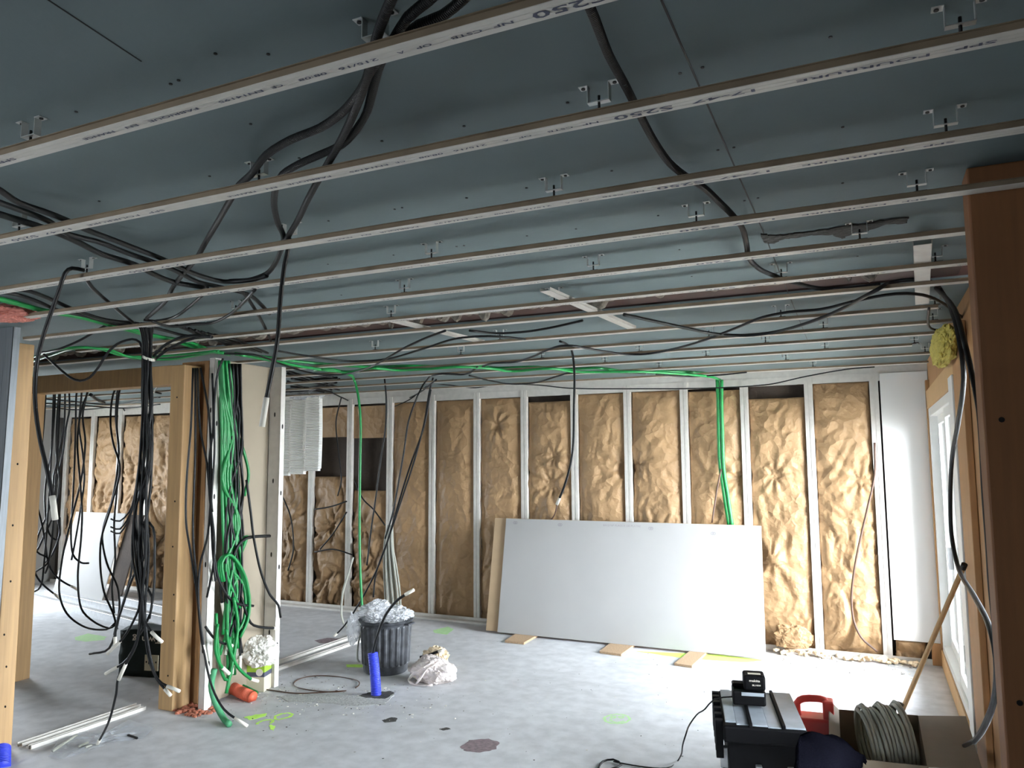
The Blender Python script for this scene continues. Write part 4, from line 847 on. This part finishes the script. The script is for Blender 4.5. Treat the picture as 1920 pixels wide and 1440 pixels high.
# the box and the bag at the foot of the partition
bx = empty('carton', (-4.55, 4.86, 0), math.radians(18))
bm = bmesh.new(); box(bm, -.10, .10, -.09, .09, 0, .2); body = link('body', bm, 'label', bx, bevel=.003)
bm = bmesh.new(); box(bm, -.101, .101, -.091, .091, .125, .205); link('print_band', bm, 'lime', bx)
bm = bmesh.new(); box(bm, -.06, .1015, -.092, .0915, .115, .150); link('dark_band', bm, 'ink', bx)
bm = bmesh.new(); bmesh.ops.create_cone(bm, cap_ends=True, segments=20, radius1=.028, radius2=.028, depth=.003, matrix=Matrix.Translation((.06, -.093, .15)) @ Matrix.Rotation(PI/2, 4, 'X')); link('round_print', bm, 'tape', bx)
tag(bx, 'small lime and white carton at the foot of the partition stud', 'carton')
o = crumple('crumpled_bag', (-4.53, 4.84, .29), (.17, .14, .13), 'bag', seed=6, amp=.3, flat=True); tag(o, 'crumpled white bag lying on the lime carton', 'bag')
# brick rubble at post foot
bm = bmesh.new(); rnd = random.Random(3)
for i in range(70):
    c = Vector((rnd.uniform(-4.72, -4.40), rnd.uniform(4.15, 4.36), .006)); s_ = rnd.uniform(.006, .022)
    bmesh.ops.create_icosphere(bm, subdivisions=1, radius=1, matrix=Matrix.Translation(c) @ Matrix.Rotation(rnd.random()*3, 4, 'Z') @ Matrix.Diagonal((s_*1.6, s_, s_*.8, 1)))
for v in bm.verts: v.co.z = max(v.co.z, .0005)
tag(link('rubble', bm, 'brick'), 'reddish brick crumbs at the foot of the spruce post', 'debris', kind='stuff')

# ------------------------------------------------------------------ canvas case in left room
cs = empty('canvas_case', (-5.68, 4.74, 0), math.radians(14))
bm = bmesh.new(); box(bm, -.24, .24, -.02, .22, 0, .385)
bmesh.ops.subdivide_edges(bm, edges=bm.edges[:], cuts=6, use_grid_fill=True)
for v in bm.verts: v.co += Vector((noise.noise(v.co*9), noise.noise(v.co*9+Vector((3, 3, 3)))*.6, noise.noise(v.co*9+Vector((7, 1, 3)))*(.8 if v.co.z > .1 else 0)))*.018
link('body', bm, 'case', cs, smooth=True)
lb = B('label_plate', 'label', cs, (.02, .15, -.045, -.036, .06, .19), bevel=.003); lb['label'] = 'cream label plate'
B('socket', 'toolbox', lb, (.06, .10, -.05, -.045, .115, .15), (.035, .045, -.05, -.045, .125, .14), (.125, .135, -.05, -.045, .125, .14), bevel=.002)
tb = bmesh.new(); mt = Matrix.Translation((.03, -.041, .315)) @ Matrix.Rotation(PI/2, 4, 'X') @ Matrix.Rotation(PI, 4, 'Z')
put_text(tb, 'Twin  g', .075, mt, 1.2)
me = bpy.data.meshes.new('lettering'); tb.to_mesh(me); tb.free(); me.materials.append(M['tape']); o = bpy.data.objects.new('lettering', me); C.objects.link(o); o.parent = cs; o['label'] = 'white upside down lettering'
tag(cs, 'dark green canvas case with upside down lettering behind the cable trunk', 'tool case')

# ------------------------------------------------------------------ bin
bn = empty('waste_bin', (-3.905, 5.72, 0))
bm = bmesh.new(); rib = lambda k, z: (.007 if (k % 4) < 2 else -.004) if .075 < z < .39 else 0
lathe(bm, [(.0, .0), (.178, .0), (.19, .012), (.197, .07), (.199, .08), (.214, .385), (.216, .40), (.222, .415), (.232, .425), (.236, .44), (.23, .445), (.217, .44), (.205, .40), (.175, .02), (.0, .02)], (0, 0), 96, rib=rib)
link('body', bm, 'bin', bn, smooth=False)
bm = bmesh.new(); box(bm, .20, .262, -.05, .05, .41, .423); box(bm, -.262, -.20, -.05, .05, .41, .423); link('handle', bm, 'bin', bn)
tag(bn, 'black ribbed plastic bin full of crumpled wrap in the room centre', 'bin')
for i, (c_, s_, lab) in enumerate((((-3.99, 5.68, .49), (.15, .13, .085), 'left lump of clear wrap heaped in the bin'), ((-3.82, 5.74, .48), (.14, .13, .07), 'right lump of clear wrap heaped in the bin'), ((-3.95, 5.67, .56), (.09, .09, .045), 'topmost crumple of clear wrap on the bin'), ((-4.13, 5.55, .36), (.055, .05, .13), 'clear wrap drooping over the left rim of the bin'))):
    o = crumple('plastic_wrap', c_, s_, 'film', seed=20+i, amp=.42, fr=3.2, flat=False); tag(o, lab, 'plastic film', 'plastic wrap in the bin')
cable('cream_cable', Y(5.6, 679, 1180, 672, 1205, 670, 1235, 674, 1242), .008, 'cream', 'white strip hanging down the left side of the bin', 'strip')
cb = cable('cable', V(-3.565, 5.10, .05)+Y(5.1, 700, 1225, 708, 1190, 722, 1155, 742, 1128, 760, 1115, 774, 1107), .011, 'cable', 'black cable rising from the blue conduit over the bin', 'cable', None, (.04, 1.2))
cable('blue_conduit', V(-3.565, 5.10, -.03)+V(-3.575, 5.10, .1)+V(-3.59, 5.10, .22)+V(-3.605, 5.10, .315), .040, 'blue_rib', 'blue ribbed conduit standing out of the floor hole in front of bin', 'conduit', seg=24, rib=.012)
cable('blue_conduit', V(*at(2, 1440, 2, .0))+V(*at(3, 1405, 2, .07)), .05, 'blue_rib', 'blue ribbed conduit stub at the lower left corner', 'conduit', seg=24, rib=.012)
M['rough_patch'] = mat('rough_mortar_patch', rgb(168, 168, 164), .95, var=.25, scale=60, bump=.8, bscale=90)
flat_patch('floor_patch', [(520, 1306), (600, 1302), (668, 1306), (712, 1312), (738, 1304), (722, 1322), (660, 1324), (600, 1318), (540, 1316)], .0, 'rough_patch', floor, th=.004, jit=.012, seed=41)
flat_patch('floor_hole', [(676, 1305), (690, 1299), (730, 1297), (740, 1299), (722, 1311), (690, 1309)], .0, 'filler', floor, th=.005, jit=.012, seed=4)
o = crumple('plastic_bag', (-3.36, 5.60, .085), (.20, .14, .115), 'bagfilm', seed=14, amp=.28, fr=2.0); tag(o, 'knotted translucent pinkish white bag on the floor right of the bin', 'bag')
for hp_ in (((-3.53, 5.50, .02), (-3.45, 5.455, .09), (-3.36, 5.47, .15), (-3.30, 5.52, .185)), ((-3.42, 5.44, .012), (-3.37, 5.45, .08), (-3.33, 5.48, .14), (-3.27, 5.52, .17)), ((-3.53, 5.50, .015), (-3.45, 5.44, .010), (-3.35, 5.43, .012), (-3.27, 5.45, .02))):
    bm = bmesh.new(); tube(bm, hp_, .010, 8, rf=lambda t: .7+.5*math.sin(t*7)); link('handle', bm, 'bagfilm', o, smooth=True)
o = crumple('gravel_bag', (-3.55, 5.98, .09), (.11, .09, .09), 'fluff', seed=15, amp=.4); tag(o, 'small sack of gravel between the bin and the translucent bag', 'bag')
cable('cable', Y(5.75, 788, 1232, 800, 1230, 815, 1224, 830, 1219), .011, 'cable', 'short black cable offcut lying on the gravel sack', 'cable', None, (.02, 1.2))
c_ = at(612, 1283, 2, .0)
hoop = [Vector((c_.x+.29*math.cos(t), c_.y+.21*math.sin(t), .006+.004*math.sin(3*t))) for t in [2*PI*k/30 for k in range(29)]]
cable('wire_hoop', hoop+V(*at(560, 1300, 2, .006))+V(*at(500, 1293, 2, .006)), .0045, 'brown_cable', 'thin wire laid in a loop on the floor left of the bin', 'wire')
# plastic sheet scraps on the left floor
bm = bmesh.new(); P = [at(x, y, 2, .004) for x, y in ((90, 1420), (110, 1385), (150, 1375), (200, 1372), (240, 1350), (288, 1365), (270, 1385), (215, 1392), (180, 1405), (120, 1424))]
cx = sum((p for p in P), Vector())/len(P); n = len(P)
rings = []
for r_ in (1, .75, .5, .25):
    rr = []
    for i in range(n*3):
        a = P[i//3].lerp(P[(i//3+1) % n], (i % 3)/3); q = cx.lerp(a, r_); q.z = .004+abs(noise.noise(q*14))*.035*(1.2-r_*.7); rr.append(bm.verts.new(q))
    rings.append(rr)
for i in range(3):
    for k in range(n*3): bm.faces.new([rings[i][k], rings[i][(k+1) % (n*3)], rings[i+1][(k+1) % (n*3)], rings[i+1][k]])
bm.faces.new(rings[-1])
M['thinfilm'] = mat('thin_clear_sheet', rgb(215, 220, 226), .25, alpha=.35, bump=.5, bscale=25)
tag(link('plastic_sheet', bm, 'thinfilm'), 'thin clear plastic sheet scrap on the floor below the cable trunk', 'plastic film')
for i, (a, b_) in enumerate((((60*4/4+84, 1378), (99, 1408)), ((148, 1400), (165, 1392)), ((160, 1401), (172, 1397)), ((240, 1378), (257, 1384)))):
    cable('cable_offcut', V(*at(*a, 2, .012))+V(*at(*b_, 2, .012)), .008, 'cream' if i != 3 else 'cable', ['white offcut standing left of the clear sheet', 'white offcut on the clear sheet, left one', 'white offcut on the clear sheet, right one', 'black taped offcut on the clear sheet'][i], 'offcut')

# ------------------------------------------------------------------ floor marks and crumbs
def ringmark(px, py, rx, ry, z, w_, m, seed, arc=(0, 2*PI)):
    c = at(px, py, 2, 0); rnd = random.Random(seed); bm = bmesh.new(); n = 36; A, Bq = [], []
    for k in range(n+1):
        t = arc[0]+(arc[1]-arc[0])*k/n; j = rnd.uniform(-.006, .006); ww = w_*rnd.uniform(.6, 1.1)
        A.append(bm.verts.new((c.x+(rx+ww+j)*math.cos(t), c.y+(ry+ww+j)*math.sin(t), z))); Bq.append(bm.verts.new((c.x+(rx-ww+j)*math.cos(t), c.y+(ry-ww+j)*math.sin(t), z)))
    for k in range(n): bm.faces.new([A[k], A[k+1], Bq[k+1], Bq[k]])
    return link('paint_mark', bm, m, floor)
ringmark(1157, 1348, .085, .10, .0012, .012, 'spray_faint', 1)
ringmark(1157, 1350, .045, .05, .0014, .010, 'spray_faint', 2, (PI, 2*PI)); ringmark(1150, 1345, .015, .02, .0014, .01, 'spray_faint', 3); ringmark(1165, 1345, .015, .02, .0014, .01, 'spray_faint', 4)
ringmark(531, 1343, .05, .07, .0012, .012, 'spray', 5); ringmark(497, 1355, .045, .06, .0012, .012, 'spray', 6, (0, 4.2))
flat_patch('paint_mark', [(458, 1345), (480, 1340), (500, 1338), (498, 1343), (470, 1350)], .0, 'spray', floor, th=.0012, seed=9)
flat_patch('paint_mark', [(505, 1358), (516, 1362), (512, 1370), (506, 1366)], .0, 'spray', floor, th=.0012, seed=10)
flat_patch('paint_mark', [(648, 1246), (680, 1246), (680, 1251), (650, 1251)], .0, 'spray', floor, th=.0012, seed=11)
flat_patch('paint_mark', [(1190, 1221), (1350, 1228), (1432, 1238), (1400, 1242), (1280, 1234)], .0, 'spray', floor, th=.0012, seed=12)
flat_patch('paint_mark', [(812, 1182), (840, 1175), (850, 1180), (838, 1190), (815, 1187)], .0, 'spray_faint', floor, th=.0012, seed=13)
flat_patch('paint_mark', [(140, 1195), (165, 1188), (200, 1194), (195, 1200), (160, 1203), (142, 1200)], .0, 'spray_faint', floor, th=.0012, seed=14)
flat_patch('floor_stain', [(862, 1400), (880, 1388), (915, 1385), (936, 1392), (930, 1405), (900, 1411), (872, 1408)], .0, 'stain', floor, th=.0015, jit=.006, seed=15)
flat_patch('floor_stain', [(716, 1351), (735, 1345), (746, 1347), (742, 1353), (722, 1355)], .0, 'filler', floor, th=.0015, jit=.004, seed=16)
flat_patch('floor_stain', [(823, 1367), (838, 1364), (845, 1367), (830, 1370)], .0, 'filler', floor, th=.0015, jit=.003, seed=17)
flat_patch('floor_stain', [(590, 1201), (615, 1196), (640, 1198), (632, 1206), (600, 1206)], .0, 'stain', floor, th=.0015, jit=.006, seed=18)
bm = bmesh.new(); rnd = random.Random(77)
def crumb(c, s_, mi=0):
    before = len(bm.faces)
    bmesh.ops.create_icosphere(bm, subdivisions=1, radius=1, matrix=Matrix.Translation(c) @ Matrix.Rotation(rnd.random()*3, 4, 'Z') @ Matrix.Diagonal((s_*rnd.uniform(1, 2.2), s_, s_*.5, 1)))
    bm.faces.ensure_lookup_table()
    for f in bm.faces[before:]: f.material_index = mi
for i in range(420):
    x = rnd.gauss(-3.9, .5); y = rnd.gauss(4.9, .28); crumb((x, y, .002), rnd.choice((.002, .003, .004, .006)), rnd.choice((0, 0, 2, 2, 1)))
for i in range(260): crumb((rnd.uniform(-4.6, .2), rnd.uniform(4.0, 7.6), .002), rnd.choice((.002, .002, .003, .004)), rnd.choice((0, 1, 2)))
for i in range(60): crumb((rnd.uniform(-1, .3), rnd.uniform(7.2, 7.7), .003), rnd.uniform(.004, .014), rnd.choice((2, 2, 0)))
for v in bm.verts: v.co.z = max(v.co.z, .0004)
tag(link('crumbs', bm, ['plaster', 'filler', 'tape']), 'small plaster and concrete crumbs scattered over the main floor', 'debris', kind='stuff')

# ------------------------------------------------------------------ toolbox, charger, box, coil
tbx = empty('toolbox', (-.605, 4.37, 0), math.radians(12.5))
B('body', 'toolbox', tbx, (-.175, .175, -.28, .27, .0, .40), (-.19, .19, -.295, .285, .10, .14), bevel=.008)
lid = B('lid', 'toolbox', tbx, (-.20, .20, -.31, .30, .40, .482), bevel=.012)
bm = bmesh.new()
for (a, b_, z, y0_) in ((-.188, -.135, .490, -.255), (-.135, -.075, .487, -.285), (-.060, .015, .489, -.290), (.015, .080, .486, -.300), (.098, .192, .490, -.298)): box(bm, a, b_, y0_, .29, .47, z)
pn = link('lid_panel', bm, 'lid', lid, bevel=.003)
for xx_ in (-.0675, .089): B('rib', 'toolbox', lid, (xx_-.0075, xx_+.0085, -.305, .295, .47, .499), bevel=.003)
for sx in (-.20,):
    for yy in (-.22, -.12, -.02, .08, .18, .25): B('hinge_rib', 'toolbox', lid, (sx-.035, sx+.002, yy-.02, yy+.02, .30, .485), bevel=.003)
B('latch', 'metal', tbx, (-.215, -.175, -.20, -.16, .24, .34), bevel=.004); B('latch', 'metal', tbx, (-.05, -.02, -.315, -.28, .22, .30), bevel=.004)
B('latch', 'metal', tbx, (.10, .13, -.315, -.28, .22, .30), bevel=.004)
tag(tbx, 'large black toolbox with a dusty ribbed lid, lower right', 'toolbox')
ch = empty('battery_charger', (-.662, 4.40, .5), math.radians(12))
B('body', 'toolbox', ch, (-.085, .085, -.07, .07, .0, .075), (-.085, .02, -.01, .07, .075, .095), bevel=.010)
B('front_label', 'lid', ch, (-.04, .075, -.0725, -.0695, .052, .070), bevel=.001)
tag(ch, 'black battery charger standing on the toolbox lid', 'charger')
ba = empty('battery_pack', (-.638, 4.40, .595), math.radians(12))
B('body', 'toolbox', ba, (-.05, .062, -.06, .06, -.018, .06), bevel=.012)
l2 = B('label_strip', 'tape', ba, (-.025, .04, -.03, -.005, .0605, .0625)); l2['label'] = 'white printed label strip'
tb = bmesh.new()
put_text(tb, 'makita', .016, Matrix.Translation((.006, -.0612, .035)) @ Matrix.Rotation(PI/2, 4, 'X'), 1.3)
put_text(tb, 'BL1830', .011, Matrix.Translation((.015, -.0612, .012)) @ Matrix.Rotation(PI/2, 4, 'X'), 1.3)
me = bpy.data.meshes.new('lettering'); tb.to_mesh(me); tb.free(); me.materials.append(M['tape']); o = bpy.data.objects.new('lettering', me); C.objects.link(o); o.parent = ba
tag(ba, 'black power tool battery sitting on top of the charger', 'battery')
cable('power_cord', V(-.74, 4.36, .53)+V(-.83, 4.33, .515)+V(-.88, 4.32, .46)+X(-.98, 1300, 1348, 1285, 1380)+V(*at(1272, 1425, 2, .006))+V(*at(1250, 1440, 2, .006))+V(*at(1200, 1437, 2, .006))+V(*at(1150, 1428, 2, .006)), .004, 'cable', 'thin charger cord dropping from the toolbox to the floor', 'cord')
cable('cable', V(*at(1120, 1445, 2, .01))+V(*at(1130, 1428, 2, .01))+V(*at(1150, 1424, 2, .015))+V(*at(1165, 1434, 2, .01))+V(*at(1145, 1442, 2, .01)), .006, 'cable', 'small black cable heap at the bottom edge left of the toolbox', 'cable')
# red case handle
rd = empty('red_case', (-.36, 4.92, 0), math.radians(5))
bm = bmesh.new()
box(bm, -.12, .09, -.02, .14, 0, .30); link('body', bm, 'red', rd, bevel=.015)
bm = bmesh.new(); tube(bm, [(-.10, .05, .29), (-.105, .05, .365), (-.07, .05, .392), (.0, .05, .40), (.045, .05, .395), (.072, .05, .36), (.075, .05, .29)], .020, 10)
link('handle', bm, 'red', rd, smooth=True); B('collar', 'red', rd, (.035, .095, 0, .1, .29, .40), bevel=.01)
tag(rd, 'red plastic case with a carrying handle behind the toolbox', 'case')
# cardboard box with flap
cbx = empty('cardboard_box', (0, 0, 0))
zt = .30
c0 = [Vector((-.25, 5.15, 0)), Vector((.175, 5.22, 0)), Vector((.175, 4.40, 0)), Vector((-.21, 4.36, 0))]
def wallp(name, a, b_, z0, z1, lean=Vector((0, 0, 0)), th=.006, m='cardboard'):
    bm = bmesh.new(); d = (b_-a).normalized(); n_ = Vector((-d.y, d.x, 0))*th
    q = [bm.verts.new(v) for v in (a+Vector((0, 0, z0)), b_+Vector((0, 0, z0)), b_+Vector((0, 0, z1))+lean, a+Vector((0, 0, z1))+lean)]
    q += [bm.verts.new(v.co+n_) for v in q]
    for f in ((0, 1, 2, 3), (7, 6, 5, 4), (0, 4, 5, 1), (1, 5, 6, 2), (2, 6, 7, 3), (3, 7, 4, 0)): bm.faces.new([q[i] for i in f])
    return link(name, bm, m, cbx)
for i in range(4): wallp('side_panel', c0[i], c0[(i+1) % 4], 0, zt)
bm = bmesh.new(); prism(bm, [v[:2] for v in c0], .002, .01); link('bottom', bm, 'cardboard', cbx)
wallp('flap', c0[1]+Vector((.004, 0, zt)), c0[2]+Vector((.004, 0, zt)), 0, .0, Vector((.22, .0, .02)), th=.0)
bpy.data.objects[-1] if False else None
bm = bmesh.new(); A = [c0[1]+Vector((0, 0, zt)), c0[2]+Vector((0, 0, zt)), c0[2]+Vector((.235, .02, zt+.015)), c0[1]+Vector((.25, .05, zt+.015))]
q = [bm.verts.new(v) for v in A]+[bm.verts.new(v-Vector((0, 0, .005))) for v in A]
for f in ((0, 1, 2, 3), (7, 6, 5, 4), (0, 4, 5, 1), (1, 5, 6, 2), (2, 6, 7, 3), (3, 7, 4, 0)): bm.faces.new([q[i] for i in f])
for ch_ in list(cbx.children):
    if ch_.name.startswith('flap'): bpy.data.objects.remove(ch_)
link('flap', bm, 'cardboard', cbx)
wallp('flap', c0[3]+Vector((.0, 0, zt)), c0[0]+Vector((0, 0, zt)), 0, .05, Vector((-.05, 0, 0)))
tag(cbx, 'open cardboard box with its right flap folded out, lower right corner', 'box')
# coil of cream hose, standing in the box
bm = bmesh.new(); cc = Vector((-.005, 4.82, .27)); pts = []
axv = Vector((.93, .30, .12)).normalized(); u = Vector((0, 0, 1)); u = (u-axv*u.dot(axv)).normalized(); v_ = axv.cross(u)
N = 11
for k in range(N*20+1):
    t = 2*PI*k/20; s_ = k/(N*20); rr = .165+.012*math.sin(k*.7)+(.006 if (k//20) % 2 else 0)
    pts.append(cc+axv*((s_-.5)*.24)+(u*math.cos(t)+v_*math.sin(t))*rr)
tube(bm, pts, .0105, 8, smooth=False)
tag(link('hose_coil', bm, 'cream', smooth=True), 'coil of cream coloured cable standing in the cardboard box', 'coil')
# navy cloth draped over toolbox corner and box
bm = bmesh.new(); g = []
A0 = [at(1500, 1378, 2, .50), at(1530, 1372, 2, .50), at(1560, 1376, 2, .46), at(1590, 1392, 2, .42), at(1624, 1424, 2, .33)]
A1 = [at(1490, 1470, 2, .42), at(1530, 1480, 2, .40), at(1570, 1475, 2, .38), at(1590, 1460, 2, .34), at(1618, 1440, 2, .31)]
t0 = smooth_path(A0, .03); t1 = smooth_path(A1, .03); n = min(len(t0), len(t1), 24)
for i in range(n+1):
    a = t0[int(i*(len(t0)-1)/n)]; b_ = t1[int(i*(len(t1)-1)/n)]; row = []
    for j in range(13):
        q = a.lerp(b_, j/12); q.z += .04*math.sin(j/12*PI)+.022*noise.noise(q*9); row.append(bm.verts.new(q))
    g.append(row)
for i in range(n):
    for j in range(12): bm.faces.new([g[i][j], g[i+1][j], g[i+1][j+1], g[i][j+1]])
o = link('cloth', bm, 'cloth', smooth=True); sm = o.modifiers.new('s', 'SOLIDIFY'); sm.thickness = .025; sm.offset = -1
tag(o, 'dark navy knitted cloth draped over the toolbox corner and box', 'cloth')
# broom handle
pa = at(1806, 1064, 0, .44); pb = at(1670, 1383, 2, .0)
bm = bmesh.new(); tube(bm, [pa, pb], .0145, 10, smooth=False); o = link('broom_handle', bm, 'wood', smooth=True); tag(o, 'pale wooden broom handle leaning on the patio door', 'handle')
bm = bmesh.new(); d = (pa-pb).normalized(); tube(bm, [pa-d*.01, pa+d*.025], .0165, 10, smooth=False); link('end_cap', bm, 'dark_metal', o)
